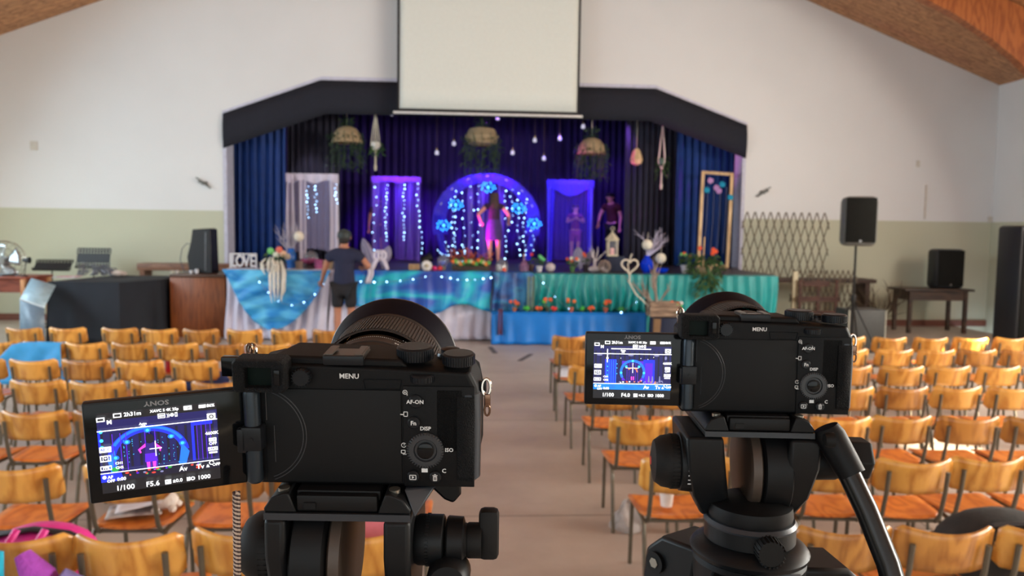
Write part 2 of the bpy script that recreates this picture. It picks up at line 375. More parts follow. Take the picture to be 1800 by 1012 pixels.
# ------------------------------------------------------------ school chairs
w_back = wood('varnished_ply_back', (190, 122, 44), (228, 166, 78), .32, 5, (1.6, 1.6, .5), 4.2, coat=.3)
w_seat = wood('varnished_ply_seat', (186, 92, 30), (222, 130, 54), .35, 6, (1.3, .6, 1.3), 5, coat=.3)
w_dark = wood('aged_ply_back', (160, 100, 40), (202, 140, 64), .35, 5, (2.4, 2.4, .35), 4, coat=.3)
m_tube = mat('painted_steel_tube', (98, 90, 76), .42, .35, .1, 30)
CW = .372
def make_chair(backmat):
    t = thing('school_chair', 'x', 'chair')
    # origin: on the floor under the backrest, facing +y
    def seat(u, v):
        a = (u-.5)*2; y = .03+.36*v; wdt = .185*(1-.10*(1-v)**2)
        cr = 1-.13*max(0, abs(v-.5)*2-.72)**1.2/.2
        return (a*wdt*cr, y, .378-.012*(1-a*a)*(1 if v < .8 else .6)-(.018*((v-.8)/.2)**2 if v > .8 else 0)+.006*(1-v))
    m = MB(); m.grid(seat, 10, 12); m.build('seat', w_seat, t, thick=.010)
    def back(u, v):
        a = (u-.5)*2; x = a*CW/2; z = .512+.155*v
        if abs(a) > .86:                                   # rounded corners
            c_ = (abs(a)-.86)/.14; k = .024*(1-sqrt(max(0, 1-c_*c_)))
            z = z-k if v > .5 else z+k
        return (x, -.040+.068*a*a-.03*(v-.5), z+.020*a*a*(v+.1))
    m = MB(); m.grid(back, 16, 5); m.build('backrest', backmat, t, thick=.010)
    for s_ in (-1, 1):
        x = s_*.16
        m = MB(); m.tube([(x, .365, 0), (x, .345, .27), (x, .34, .33), (x, .325, .352), (x, .30, .36), (x, .20, .36)], .0105); m.build('leg', m_tube, t)
        m = MB(); m.tube([(x, -.05, 0), (x, .015, .29), (x, .025, .335), (x, .045, .355), (x, .08, .36), (x, .20, .36)], .0105); m.build('leg', m_tube, t)
        m = MB(); m.tube([(s_*.14, .055, .348), (s_*.14, .04, .36), (s_*.14, .012, .40), (s_*.14, -.022, .52), (s_*.14, -.038, .625)], [.0115]*4+[.012], flat=.8); m.build('back_post', m_tube, t)
    m = MB(); m.tube([(-.16, .055, .352), (.16, .055, .352)], .010); m.build('cross_rail', m_tube, t)
    m = MB(); m.tube([(-.16, .30, .350), (.16, .30, .350)], .010); m.build('cross_rail', m_tube, t)
    return freeze(t)
CH = [make_chair(w_back), make_chair(w_dark)]
used = [0, 0]
ORD = ['front row', 'second row', 'third row', 'fourth row', 'fifth row', 'sixth row', 'row nearest cameras']
NTH = ['first', 'second', 'third', 'fourth', 'fifth', 'sixth', 'seventh', 'eighth', 'ninth', 'tenth', 'eleventh', 'twelfth', 'thirteenth', 'fourteenth', 'fifteenth']
EXTRA = {}
def chair(px, py, Y, side, row, k, total, kind=None, rz=None, extra=''):
    p = at(px, py, Y); ki = kind if kind is not None else (1 if random.random() < .25 else 0)
    rz = (random.random()-.5)*.09 if rz is None else rz
    nth = NTH[k]+' chair from the aisle'
    lab = 'wooden school chair, %s, %s %s of it' % (nth, ORD[row], side)
    loc = (p.x, Y+(random.random()-.5)*.05, 0)
    if not used[ki]:
        used[ki] = 1; r = CH[ki]; r.location = loc; r.rotation_euler = (0, 0, rz); r['label'] = lab; r['group'] = 'wooden school chairs in rows'
    else: r = dup(CH[ki], loc, rz, lab, 'wooden school chairs in rows')
    CHAIRS[(side, row, k)] = r
    return r
CHAIRS = {}
# centre pixels of the backrests, from the aisle outwards
LEFT = [(8.2, 575, [580, 507, 430, 354, 281, 208, 116, 42]), (7.2, 604, [640, 558, 476, 393, 312, 232, 151, 73, -8]), (6.25, 640, [705, 618, 530, 440, 341, 244, 149, 56, -35]),
        (5.4, 680, [690, 590, 490, 385, 275, 170, 62, -48]), (4.5, 733, [665, 542, 424, 304, 182, 56, -70]), (3.5, 818, [690, 535, 388, 222, 32]), (2.70, 945, [632, 425, 228, 32])]
RIGHT = [(7.85, 590, [1002, 1073, 1143, 1213, 1283, 1353, 1423, 1494, 1564, 1635, 1706, 1777, 1848]), (7.0, 617, [1010, 1090, 1170, 1250, 1331, 1413, 1495, 1573, 1646, 1722, 1797]),
         (6.1, 646, [1040, 1130, 1220, 1312, 1404, 1495, 1584, 1670, 1757, 1843]), (5.25, 684, [1078, 1180, 1284, 1389, 1490, 1587, 1684, 1780]),
         (4.36, 734, [1128, 1240, 1360, 1478, 1590, 1704, 1818]), (3.52, 805, [1198, 1335, 1472, 1608, 1742, 1880]), (2.68, 925, [1308, 1485, 1660, 1838])]
for side, rows in (('left', LEFT), ('right', RIGHT)):
    for ri, (Y, py, xs) in enumerate(rows):
        for k, px in enumerate(xs):
            if side == 'left' and 395 < px < 700 and py > 640 and ri not in (6,) and px < 100: continue
            chair(px, py, Y, side, ri, k, len(xs), rz=(.02 if side == 'left' else -.05)+(random.random()-.5)*.10)
# ------------------------------------------------------------ curtains of the stage
navy = mat('royal_navy_velvet', (2, 52, 124), .7, var=.12, scale=6)
grey_c = mat('slate_grey_drape', (50, 48, 66), .85, var=.1, scale=6)
violet_c = mat('dark_violet_backdrop', (42, 18, 104), .85, var=.12, scale=5)
def curtain(name, label, x0, x1, y, z0, z1, m_, folds, amp=.07, cat='curtain', slope=None, yj=0, group=None, ph=0):
    m = MB(); n = max(24, folds*8)
    def f(u, v):
        x = x0+(x1-x0)*u; zt_ = z1+(slope*(x-x0) if slope else 0)
        a = amp*(.55+.45*v)
        return (x+.3*amp*sin(2*pi*folds*u*2+ph), y+yj*u+a*sin(2*pi*folds*u+ph+.8*sin(5*u))+.02*sin(9*u+4*v), zt_+(z0-zt_)*v)
    m.grid(f, n, 8); return tag(m.build(name, m_, thick=.012), label, cat, group)
z_v = zs-.45
Yc = 15.0
xn1 = at(503, 300, Yc).x; xn2 = at(1190, 300, Yc).x
curtain('stage_curtain', 'royal blue velvet stage curtain gathered at the left edge of the arch', axl-.02, xn1, Yc, STZ+.01, zs-.05, navy, 7, slope=.36)
curtain('stage_curtain', 'royal blue velvet stage curtain gathered at the right edge of the arch', xn2, axr+.02, Yc, STZ+.01, zs+.35, navy, 8, slope=-.36)
xg1 = at(560, 300, 15.3).x; xg2 = at(1105, 300, 15.3).x
curtain('side_drape', 'slate grey side drape hanging behind the left blue curtain', xn1-.15, xg1+.35, 15.75, STZ+.01, zt+.1, grey_c, 8)
curtain('side_drape', 'slate grey side drape hanging behind the right blue curtain', xg2, xn2+.15, 15.6, STZ+.01, zt+.1, grey_c, 9)
YB = 17.6
bx = [at(p, 300, YB).x for p in (490, 700, 860, 1000, 1215)]
curtain('backdrop_curtain', 'violet lit backdrop curtain behind the fringed doorway', bx[0], bx[1]+.1, YB, STZ+.01, zt+.8, violet_c, 16, .05)
curtain('backdrop_curtain', 'violet lit backdrop curtain behind the round arch', bx[1], bx[3], YB+.1, STZ+.01, zt+.8, violet_c, 22, .05)
curtain('backdrop_curtain', 'dark backdrop curtain behind the blue lit doorway', bx[3]-.1, bx[4], YB, STZ+.01, zt+.8, violet_c, 20, .05)

# assumed stage lanterns: hang behind the pelmet, out of sight, and give the coloured light
m_can = mat('black_lantern_case', (20, 20, 22), .5)
m_lens = {}
def lantern(px, Y, z, target, col, energy, label, size=radians(60), blend=.5, hang=True):
    p = Vector((at(px, 300, Y).x, Y, z)); t = thing('assumed_stage_lantern', label, 'stage light', p)
    d = (Vector(target)-p).normalized(); q = d.to_track_quat('Y', 'Z').to_matrix().to_4x4()
    m = MB(); m.M = q; m.lathe([(.05, -.12), (.075, -.11), (.08, .05), (.09, .06), (.09, .08), (.078, .08), (.074, .02), (.01, .01)], axis='Y', seg=16); m.build('case', m_can, t)
    m = MB(); m.tube([(-.10, 0, 0), (-.10, 0, .12), (.10, 0, .12), (.10, 0, 0)] if hang else [(-.10, 0, 0), (-.10, 0, -.10), (.10, 0, -.10), (.10, 0, 0)], .008)
    if hang: m.tube([(0, 0, .12), (0, 0, zc-z-.08)], .01)
    m.build('bracket', m_can, t)
    l = lamp('SPOT', 'lantern_beam', p+d*.12, (0, 0, 0), energy, col, spot_size=size, spot_blend=blend, shadow_soft_size=.06); aim(l, target)
Pa = lambda px, py, Y: at(px, py, Y)
lantern(700, 15.0, 4.25, Pa(700, 420, 17.5), (.34, .03, 1), 760, 'assumed black stage lantern left of the hanging screen, violet beam', radians(46), 1)
lantern(860, 15.0, 4.3, Pa(855, 400, 17.3), (.28, .02, 1), 850, 'assumed black stage lantern behind the screen, deep violet beam', radians(58), 1)
lantern(1000, 15.0, 4.3, Pa(1000, 380, 16.2), (.14, .04, 1), 330, 'assumed black stage lantern right of the screen, blue beam')
lantern(1085, 15.3, 4.2, Pa(1060, 430, 17.4), (.35, .12, .9), 80, 'assumed black stage lantern near the right drape, faint violet beam', radians(80))
lantern(540, 14.95, 4.1, Pa(550, 400, 15.6), (.8, .78, 1), 50, 'assumed black stage lantern near the left drape, soft white beam', radians(60))
lantern(752, 14.55, STZ+.11, Pa(868, 400, 14.85), (1, .02, .75), 520, 'assumed small floor lantern left of the round arch, pink beam', radians(34), hang=False)

# ------------------------------------------------------------ doorway frames, round arch, fringe and fairy lights
lace = mat('white_lace', (225, 215, 228), .8, alpha=.72, scale=60, var=.05)
lace_thin = mat('thin_lilac_voile', (190, 180, 225), .8, alpha=.30, scale=40)
fringe_m = mat('violet_satin_strips', (96, 50, 190), .35, alpha=.8)
blue_net = mat('cobalt_netting', (70, 50, 235), .7, alpha=.8)
net_thin = mat('thin_cobalt_netting', (90, 60, 210), .7, alpha=.30)
timber = wood('raw_timber', (196, 160, 118), (226, 194, 150), .6, 4, (2, 2, .4), 3)
bulb_m = emis('fairy_bulb_cool_white', (160, 210, 255), 9)
bulb_b = emis('fairy_bulb_blue', (40, 150, 255), 5)
wire_m = mat('silver_wire', (150, 150, 165), .35, .8)
m = MB(); m.ball((0, 0, 0), .0105, 6); BULB = m.build('bulb', bulb_m); BULBME = BULB.data; bpy.data.objects.remove(BULB)
m = MB(); m.ball((0, 0, 0), .015, 6); BULB = m.build('bulb', bulb_b); BULBB = BULB.data; bpy.data.objects.remove(BULB)
def strand(pts, n, label, group='fairy light strands on the stage', blue=False, jit=.02, name='fairy_light_strand', every=None):
    p0 = Vector(pts[0]); t = thing(name, label, 'fairy lights', p0, group=group)
    P = [Vector(p)-p0 for p in pts]; m = MB(); m.tube(P, .003, 4); m.build('wire', wire_m, t)
    ln = [0]
    for a, c in zip(P, P[1:]): ln.append(ln[-1]+(c-a).length)
    for k in range(n):
        s_ = ln[-1]*(k+.5)/n; i = max(j for j in range(len(ln)-1) if ln[j] <= s_); u = (s_-ln[i])/max(1e-6, ln[i+1]-ln[i])
        o = bpy.data.objects.new('bulb', BULBB if blue else BULBME); COL.objects.link(o); o.parent = t
        o.location = P[i].lerp(P[i+1], u)+Vector(((random.random()-.5)*jit*2, -.012, (random.random()-.5)*jit)); k2 = random.choice((.6, .8, 1, 1.25)); o.scale = (k2,)*3
    return t
def strip(m, x, y, z0, z1, wd, ph=0):
    m.grid(lambda u, v: (x+(u-.5)*wd*(1+.25*sin(7*v+ph)), y+.02*sin(5*v+ph)+.012*cos(6*u), z1+(z0-z1)*v), 3, 14)
def door_frame(name, label, pxl, pxr, pyt, Y, fm, fw=.07, cat='doorway frame', lean=0):
    xl, xr = at(pxl, 400, Y).x, at(pxr, 400, Y).x; z = at((pxl+pxr)/2, pyt, Y).z-STZ
    t = thing(name, label, cat, ((xl+xr)/2, Y, STZ), lean); hw = (xr-xl)/2
    for s_ in (-1, 1):
        m = MB(); m.box((s_*(hw-fw/2), 0, z/2), (fw, fw, z), bev=.006); m.build('post', fm, t)
    m = MB(); m.box((0, 0, z-fw/2), (2*hw-2*fw-.002, fw, fw), bev=.006); m.build('lintel', fm, t)
    return t, hw, z
# left: white lace doorway
t, hw, z = door_frame('lace_doorway', 'tall doorway frame draped in white lace, left of the stage', 504, 594, 308, 15.3, mat('white_paint', (222, 218, 226), .6), .06)
for s_, nme in ((-1, 'left'), (1, 'right')):
    m = MB(); x = s_*(hw-.07); m.grid(lambda u, v: (x+(u-.5)*.17+.015*sin(12*u+3*v), -.06-.03*sin(9*u), z+.01-v*(z-.0)), 10, 10); m.build('lace_drape', lace, t)
m = MB(); m.grid(lambda u, v: (-hw*.36+(u-.5)*.14, -.05-.03*sin(9*u), z-.05-v*(z-.1)), 6, 8); m.build('lace_drape', lace, t)
m = MB(); m.grid(lambda u, v: ((u-.5)*2*hw, -.045-.012*sin(40*u), z-.02-v*(z*.93)*(1-.1*sin(3*u))), 40, 8); m.build('voile_panel', lace_thin, t)
m = MB(); m.grid(lambda u, v: ((u-.5)*2.1*hw, -.08-.03*v*sin(30*u), z+.03-v*(.16+.03*sin(14*u))), 40, 4); m.build('lace_swag', lace, t)
X0 = t.location.x
for k, (px, a, b2, n) in enumerate(((541, 325, 385, 9), (556, 325, 375, 8), (591, 322, 360, 6))):
    strand([at(px, a, 15.12), at(px-1, (a+b2)/2, 15.12), at(px+1, b2, 15.12)], n, 'short fairy light strand hanging in the white lace doorway')
# fringed violet doorway
t, hw, z = door_frame('fringed_doorway', 'doorway frame hung with violet satin fringe between the man and the arch', 655, 738, 312, 16.1, mat('violet_wrapped_frame', (110, 80, 190), .6), .05)
m = MB(); m.grid(lambda u, v: ((u-.5)*2.1*hw, -.07-.02*v*sin(30*u), z+.02-v*(.12+.02*sin(14*u))), 30, 4); m.build('voile_swag', mat('violet_voile', (130, 80, 215), .7, alpha=.75), t)
for k in range(15):
    x = -hw+.08+(2*hw-.16)*k/14
    if k in (5, 6): continue
    m = MB(); strip(m, x, -.02, .02, z-.05, .045 if k % 3 else .08, k*1.7); m.build('fringe_strip', fringe_m, t)
for px, a, b2, n in ((680, 322, 425, 16), (711, 322, 425, 15)):
    strand([at(px, a, 15.98), at(px-2, (a+b2)/2, 15.98), at(px, b2, 15.98)], n, 'cool white fairy light strand in the violet fringed doorway')
strand([at(657, 322, 15.95), at(662, 355, 15.95), at(656, 395, 15.95), at(658, 462, 15.95)], 9, 'bright fairy light strand wound down the left doorway post')
strand([at(733, 318, 15.95), at(733, 350, 15.95), at(737, 385, 15.95), at(742, 415, 15.95), at(740, 450, 15.95)], 14, 'bright fairy light strand wound down the right doorway post', blue=False)
# the round arch
YR = 16.0; c0 = at(855, 392, YR); RXr = (at(948, 392, YR)-at(762, 392, YR)).length/2
t = thing('round_arch', 'large round arch draped in blue netting behind the girl', 'backdrop arch', (c0.x, YR, STZ)); zc0 = c0.z-STZ
rv = at(855, 306, YR).z-c0.z
m = MB()
a0, a1 = -.66, pi+.66
ring = [(RXr*.93*cos(a0+(a1-a0)*k/48), 0, max(.02, zc0+rv*.96*sin(a0+(a1-a0)*k/48))) for k in range(49)]
m.tube(ring, .022); m.build('hoop', mat('white_tube', (200, 200, 215), .4), t)
m = MB()
def nf(u, v):
    a = -.25+(pi+.5)*u; wd = .30*(1-.35*sin(max(0, min(pi, a))))
    r = 1.0-.9*wd*v/1.0; rr = 1.02-(wd/ RXr)*v
    return (RXr*rr*cos(a), -.04-.03*sin(60*u)-.02*v, max(.05, zc0+rv*rr*sin(a)-.05*v*abs(cos(a))))
m.grid(nf, 110, 6); m.build('netting', blue_net, t)
m = MB()
for s_ in (-1, 1):
    m = MB(); m.grid(lambda u, v: (s_*(RXr*(1.0-.16*v-.12*u)), -.05-.03*sin(14*u+2*v), max(.03, zc0+.15-v*(zc0+.1))), 8, 12); m.build('netting_tail', blue_net, t)
for k, px in enumerate((826, 842, 849, 856, 878, 884)):
    m = MB(); x = at(px, 400, YR).x-c0.x; strip(m, x, .03, .02, zc0+rv*.85, .05 if k % 2 else .09, k); m.build('satin_strip', fringe_m, t)
AR = [(793, 345, 455, 15), (802, 330, 462, 16), (813, 332, 468, 13), (828, 316, 445, 8), (841, 320, 455, 14), (888, 330, 468, 19), (898, 328, 395, 8), (913, 335, 455, 15), (924, 345, 468, 20), (935, 400, 445, 6), (784, 420, 462, 7), (817, 430, 470, 6)]
for k, (px, a, b2, n) in enumerate(AR):
    n = max(5, int(n*.75))
    strand([at(px, a, YR-.12), at(px+random.choice((-3, 3)), (a+b2)/2, YR-.12), at(px, b2, YR-.12)], n, 'cool white fairy light strand hanging inside the round arch', jit=.035)
strand([at(766, 438, YR-.2), at(778, 447, YR-.2), at(792, 449, YR-.2)], 5, 'fairy light strand lying along the foot of the round arch')
# clusters of blue lit flowers on the arch
def cluster(px, py, n=16):
    p = at(px, py, YR-.2); t = thing('light_flower', 'glowing blue flower of tiny lights %s' % CL[0], 'flower light', p, group=None); CL.pop(0)
    m = MB(); m.ball((0, 0, 0), .035, 8); m.build('centre', emis('blue_flower_glow', (80, 200, 255), 2.6), t)
    for k in range(n):
        a = k*2.4; r = .05+.075*sqrt((k+1)/n)
        o = bpy.data.objects.new('bulb', BULBB); COL.objects.link(o); o.parent = t; o.location = (r*cos(a)*1.25, -.02, r*sin(a)*.85)
    m = MB()
    for k in range(7):
        a = 2*pi*k/7; m.tube([(0, 0, 0), (.13*cos(a), -.01, .09*sin(a))], [.02, .006], 4)
    m.build('petals', mat('blue_petal', (40, 70, 200), .6), t)
CL = ['at the top of the round arch', 'upper left in the round arch', 'low on the left rim of the arch', 'upper right in the round arch', 'low on the right rim of the arch']
cluster(858, 329); cluster(801, 360); cluster(780, 396); cluster(912, 366); cluster(939, 393)
# blue doorway right of the arch
t, hw, z = door_frame('netted_doorway', 'doorway frame draped in cobalt netting right of the round arch', 962, 1040, 318, 16.2, MATS['white_paint'], .05)
for s_, w_ in ((-1, .17), (1, .11)):
    m = MB(); x = s_*(hw-.05); m.grid(lambda u, v: (x+(u-.5)*w_*(1-.4*v), -.05-.03*sin(9*u), z-v*(z-.02)), 8, 8); m.build('netting_drape', blue_net, t)
m = MB(); m.grid(lambda u, v: ((u-.5)*2.1*hw, -.07-.02*v*sin(30*u), z+.02-v*(.25-.09*cos(6.28*u))), 30, 4); m.build('netting_swag', blue_net, t)
m = MB(); m.grid(lambda u, v: ((u-.5)*1.9*hw, -.03-.02*sin(50*u), z-.2-v*(z-.25)), 60, 6); m.build('voile_panel', net_thin, t)
# raw timber doorway at the right with paper flowers
t, hw, z = door_frame('timber_doorway', 'raw timber door frame with paper flowers by the right blue curtain', 1226, 1284, 303, 14.3, timber, .055, lean=.12)
t.rotation_euler = (radians(-2.5), radians(2.2), .1); t.location.z += .02
m = MB(); m.box((0, 0, .03), (2*hw-.115, .05, .05)); m.build('sill', timber, t)
for k, (fx, fz, c) in enumerate(((-.5, .90, (196, 150, 205)), (.25, .87, (20, 150, 190)), (-.7, .80, (20, 150, 190)), (-.1, .83, (186, 140, 200)), (.8, .74, (20, 150, 190)), (.05, .80, (186, 140, 200)))):
    m = MB()
    for j in range(9):
        a = j*2.4; m.ball((.03*cos(a), -.01*(j % 3), .03*sin(a)), .032, 6, (1, .6, 1))
    m.M = Matrix(); m.build('paper_flower', mat('paper_%d_%d' % (c[0], c[1]), c, .8), t, loc=(fx*hw, -.05, fz*z))
for k in range(4):
    m = MB(); x = (-.6+.4*k)*hw; m.tube([(x, -.02, z*.85), (x+.01, -.02, z*.5), (x-.01, -.02, z*.15)], .004, 5); m.build('hanging_ribbon', mat('pale_cord', (120, 130, 160), .7), t)

# ------------------------------------------------------------ things hung over the stage
wick = wood('woven_wicker', (120, 98, 72), (190, 165, 130), .7, 14, (1, 1, 6), 8)
leafm = mat('artificial_leaf', (58, 92, 46), .6, var=.4, scale=12); leafd = mat('dusty_dark_leaf', (48, 70, 48), .6, var=.4, scale=12)
ropem = mat('cotton_rope', (205, 196, 180), .8, scale=60)
def leaves(m, c, n, rx, rz, ry=None, L=.09, wd=.03, droop=0, down=0):
    ry = ry or rx
    for k in range(n):
        a = random.random()*2*pi; e = random.random(); p = Vector(c)+Vector((cos(a)*rx*sqrt(e), sin(a)*ry*sqrt(e), (random.random()-.5)*2*rz-down*random.random()))
        d = Vector((cos(a), sin(a), random.uniform(-.9, .7)-droop)).normalized(); s_ = d.cross(Vector((random.random()-.5, random.random()-.5, 1))).normalized(); q = L*random.uniform(.6, 1.2); w2 = wd*random.uniform(.7, 1.2); nrm = d.cross(s_)*.25*w2
        m.mesh([p, p+d*q*.45+s_*w2/2+nrm, p+d*q, p+d*q*.45-s_*w2/2+nrm, p+d*q*.45-nrm], [(0, 1, 4), (0, 4, 3), (1, 2, 4), (4, 2, 3)])
def shade(px, py, wpx, hpx, Y, label, kind):
    c = at(px, py, Y); k = Y/F_PX; R = wpx*k/2; H = hpx*k; t = thing('wicker_lampshade', label, 'hanging lampshade', c)
    m = MB(); pr = [(R*.28, H*.5), (R*.6, H*.38), (R*.86, H*.05), (R, -H*.45)] if kind else [(R*.30, H*.5), (R*.75, H*.40), (R, 0), (R*.85, -H*.38), (R*.5, -H*.5)]
    m.lathe(pr+[(r*.96, h) for r, h in pr[::-1]], seg=28, cap=False); m.lathe([(R*.99 if kind else R*.52, -H*.5), (R*1.02 if kind else R*.55, -H*.46), (R*.97 if kind else R*.5, -H*.42)], seg=28, cap=False); m.build('shade', wick, t)
    m = MB(); m.tube([(0, 0, H*.5), (0, 0, zc-c.z-.08)], .008, 5); m.build('cord', ropem, t)
    m = MB(); m.tube([(0, 0, H*.4), (0, 0, H*1.1)], .02, 5); leaves(m, (0, 0, H*.75), 60, R*.35, H*.35, L=.1); m.build('greenery', leafd, t)
    for j in range(18):
        a = j*.52; q = R*1.02 if j < 12 else R*.8; z0_ = H*.05 if j < 12 else -H*.5; dn = H*((1.2 if j % 3 else 2.2) if j < 12 else 1.5)
        m = MB(); p = Vector((q*cos(a), q*sin(a), z0_+.03)); m.tube([p, p+Vector((.02, 0, -dn*.5)), p+Vector((0, 0, -dn))], .006, 4); leaves(m, (p.x, p.y, z0_), 16, .06, .04, L=.11, droop=1, down=dn); m.build('vine', leafd, t)
shade(610, 237, 52, 28, 15.0, 'wicker lampshade with trailing greenery, leftmost over the stage', 1)
shade(847, 240, 58, 32, 15.1, 'rounded wicker lampshade with greenery hanging over the round arch', 0)
shade(1040, 257, 50, 28, 15.0, 'wicker lampshade with trailing greenery over the blue doorway', 1)
def macrame(px, pyt, pyb, Y, label, pot, flip=0):
    a, c = at(px, pyt, Y), at(px, pyb, Y); H = a.z-c.z; t = thing('macrame_hanger', label, 'plant hanger', c)
    m = MB(); zp = H*.42
    for j in range(4):
        q = j*pi/2+.4; r = .09
        m.tube([(0, 0, H), (r*.5*cos(q), r*.5*sin(q), H*.72), (r*cos(q), r*sin(q), zp), (0, 0, zp-.14), (0, 0, .12)], [.011, .011, .011, .013, .02], 5)
    m.tube([(0, 0, H), (0, 0, max(H+.05, zt-c.z+.2) if not flip else H+.5)], .008, 5); m.lathe([(.02, .0), (.03, .08), (.012, .13)]); m.build('rope', ropem, t)
    m = MB(); m.lathe([(.02, zp-.09), (.07, zp-.05), (.085, zp+.02), (.075, zp+.07), (.06, zp+.06), (.01, zp)], seg=16); m.build('pot', mat('white_ceramic', (220, 218, 214), .3) if pot else mat('green_glass_pot', (60, 90, 70), .3), t)
    m = MB(); m.tube([(.03, 0, zp+.05), (.04, 0, zp-.2)], .015, 5); leaves(m, (.03 if pot else 0, 0, zp+.03), 60, .11, .1, L=.11, droop=.6, down=.16 if pot else .25); m.build('plant', leafm, t)
macrame(660, 195, 300, 14.9, 'macrame hanger with white pot and trailing plant, left of screen', 1)
macrame(1162, 217, 333, 14.9, 'slim macrame plant hanger beside the right slate drape', 0)
# small geometric hanging ornament
c = at(1119, 275, 15.0); t = thing('geometric_ornament', 'small wooden geometric ornament on a cord, between lampshade and hanger', 'hanging ornament', c)
m = MB(); m.lathe([(.03, .16), (.07, .12), (.13, -.06), (.10, -.14), (.03, -.17)], seg=6, cap=True); m.build('body', timber, t, sharp=20)
m = MB(); m.tube([(0, 0, .15), (0, 0, zc-c.z-.08)], .006, 5); m.build('cord', ropem, t)
# hanging glass bulbs
gl = mat('clear_glass_bulb', (235, 235, 240), .05, trans=.6, emit=(230, 225, 255), es=.25)
HB = [(768, 268), (798, 252), (901, 268), (940, 246), (956, 278), (984, 243), (875, 207), (648, 195), (689, 199), (1025, 222)]
wh = ['leftmost below the screen bar', 'upper left beside the middle lampshade', 'right below the middle lampshade', 'upper one right of the middle lampshade', 'lowest, above the blue doorway', 'near the right wicker lampshade', 'just under the screen bar', 'beside the left macrame hanger', 'between macrame hanger and screen', 'above the right wicker lampshade']
for (px, py), wd in zip(HB, wh):
    c = at(px, py, 15.6); t = thing('hanging_bulb', 'small clear glass bulb on a thread, %s' % wd, 'hanging bulb', c, group='glass bulbs hung over the stage')
    m = MB(); m.lathe([(.003, -.05), (.03, -.042), (.042, -.01), (.032, .025), (.014, .045)], seg=12); m.build('bulb', gl, t)
    m = MB(); m.lathe([(.014, .04), (.016, .085), (.005, .09)], seg=8); m.tube([(0, 0, .08), (0, 0, zc-c.z-.08)], .003, 4); m.build('thread', mat('brass_cap', (150, 120, 80), .4, .6), t)

# ------------------------------------------------------------ projection screen in front of the arch
YS = 14.1
tl, br_ = at(702, 190, YS), at(1014, 190, YS); xl, xr = tl.x, br_.x; zb = tl.z; ztop = at(860, -150, YS).z
t = thing('projection_screen', 'white pull-down projection screen with black borders above the stage', 'projection screen', ((xl+xr)/2, YS, zb))
hw = (xr-xl)/2; hh = ztop-zb
m = MB(); m.grid(lambda u, v: ((u-.5)*2*hw, .004*sin(9*u+2*v)*(1-v), v*hh), 30, 10); m.build('fabric', mat('matt_screen_white', (224, 228, 222), .8, var=.02), t, thick=.003)
m = MB(); m.box((-hw-.02, 0, hh/2), (.04, .012, hh)); m.box((hw+.02, 0, hh/2), (.04, .012, hh)); m.box((0, 0, -.02), (2*hw+.08, .012, .04)); m.build('border', mat('black_border', (22, 22, 26), .7), t)
m = MB(); m.box((0, 0, -.075), (2*hw+.22, .05, .045), bev=.01); m.build('bottom_bar', mat('white_aluminium', (214, 212, 210), .4), t)
m = MB(); m.box((0, .06, hh+.08), (2*hw+.3, .16, .16), bev=.02); m.box((-hw, .2, hh+.1), (.05, .25, .05)); m.box((hw, .2, hh+.1), (.05, .25, .05)); m.build('roller_case', MATS['white_aluminium'], t)
# ------------------------------------------------------------ cloths over the front edge of the stage
def fcloth(name, label, px0, px1, Y, zt_, zb_, m_, amp=.035, folds=8, top=.25, bot=None, cat='cloth', ph=0, ruffle=0):
    x0, x1 = at(px0, 480, Y).x, at(px1, 480, Y).x
    m = MB(); n = max(24, int(folds*8))
    def f(u, v):
        x = x0+(x1-x0)*u
        if v < .18: q = v/.18; return (x, Y+top*(1-q), zt_+.012+.004*sin(30*u))
        q = (v-.18)/.82; zb2 = zb_+(bot(u) if bot else 0)
        y = Y-.01-amp*(.25+.75*q)*(1+sin(2*pi*folds*u+ph+1.3*sin(4*u+ph)+.6*q))-.02*q
        return (x+.02*sin(7*u+5*q), y, zt_+.012-(zt_+.012-zb2)*q)
    m.grid(f, n, 16); return tag(m.build(name, m_, thick=.006), label, cat)
ZT = STZ
white_c = mat('white_sheet', (214, 210, 228), .8, var=.04)
sky_v = dye('sky_blue_voile', [(50, 165, 232), (104, 205, 248), (24, 140, 222), (140, 220, 248)], 1.3, (.8, 1, 1.8), .5, .86)
tiedye = dye('tie_dyed_teal_and_blue', [(12, 56, 158), (12, 84, 186), (4, 150, 205), (14, 186, 205), (8, 130, 200), (12, 80, 180), (16, 58, 160)], 1.0, (.8, .6, 2.0), .45, 1, .2)
teal_c = mat('teal_satin', (0, 140, 140), .42, var=.15, scale=4)
blue_c = mat('cyan_blue_satin', (0, 116, 205), .45, var=.10, scale=4)
fcloth('stage_cloth', 'white sheet hanging from the stage edge behind the blue swag', 398, 577, 12.10, ZT, .02, white_c, folds=9)
fcloth('stage_cloth', 'white sheet showing below the tie-dyed cloth, centre of the stage front', 579, 866, 12.15, ZT-.015, .02, white_c, folds=13, ph=1, amp=.02, top=.2)
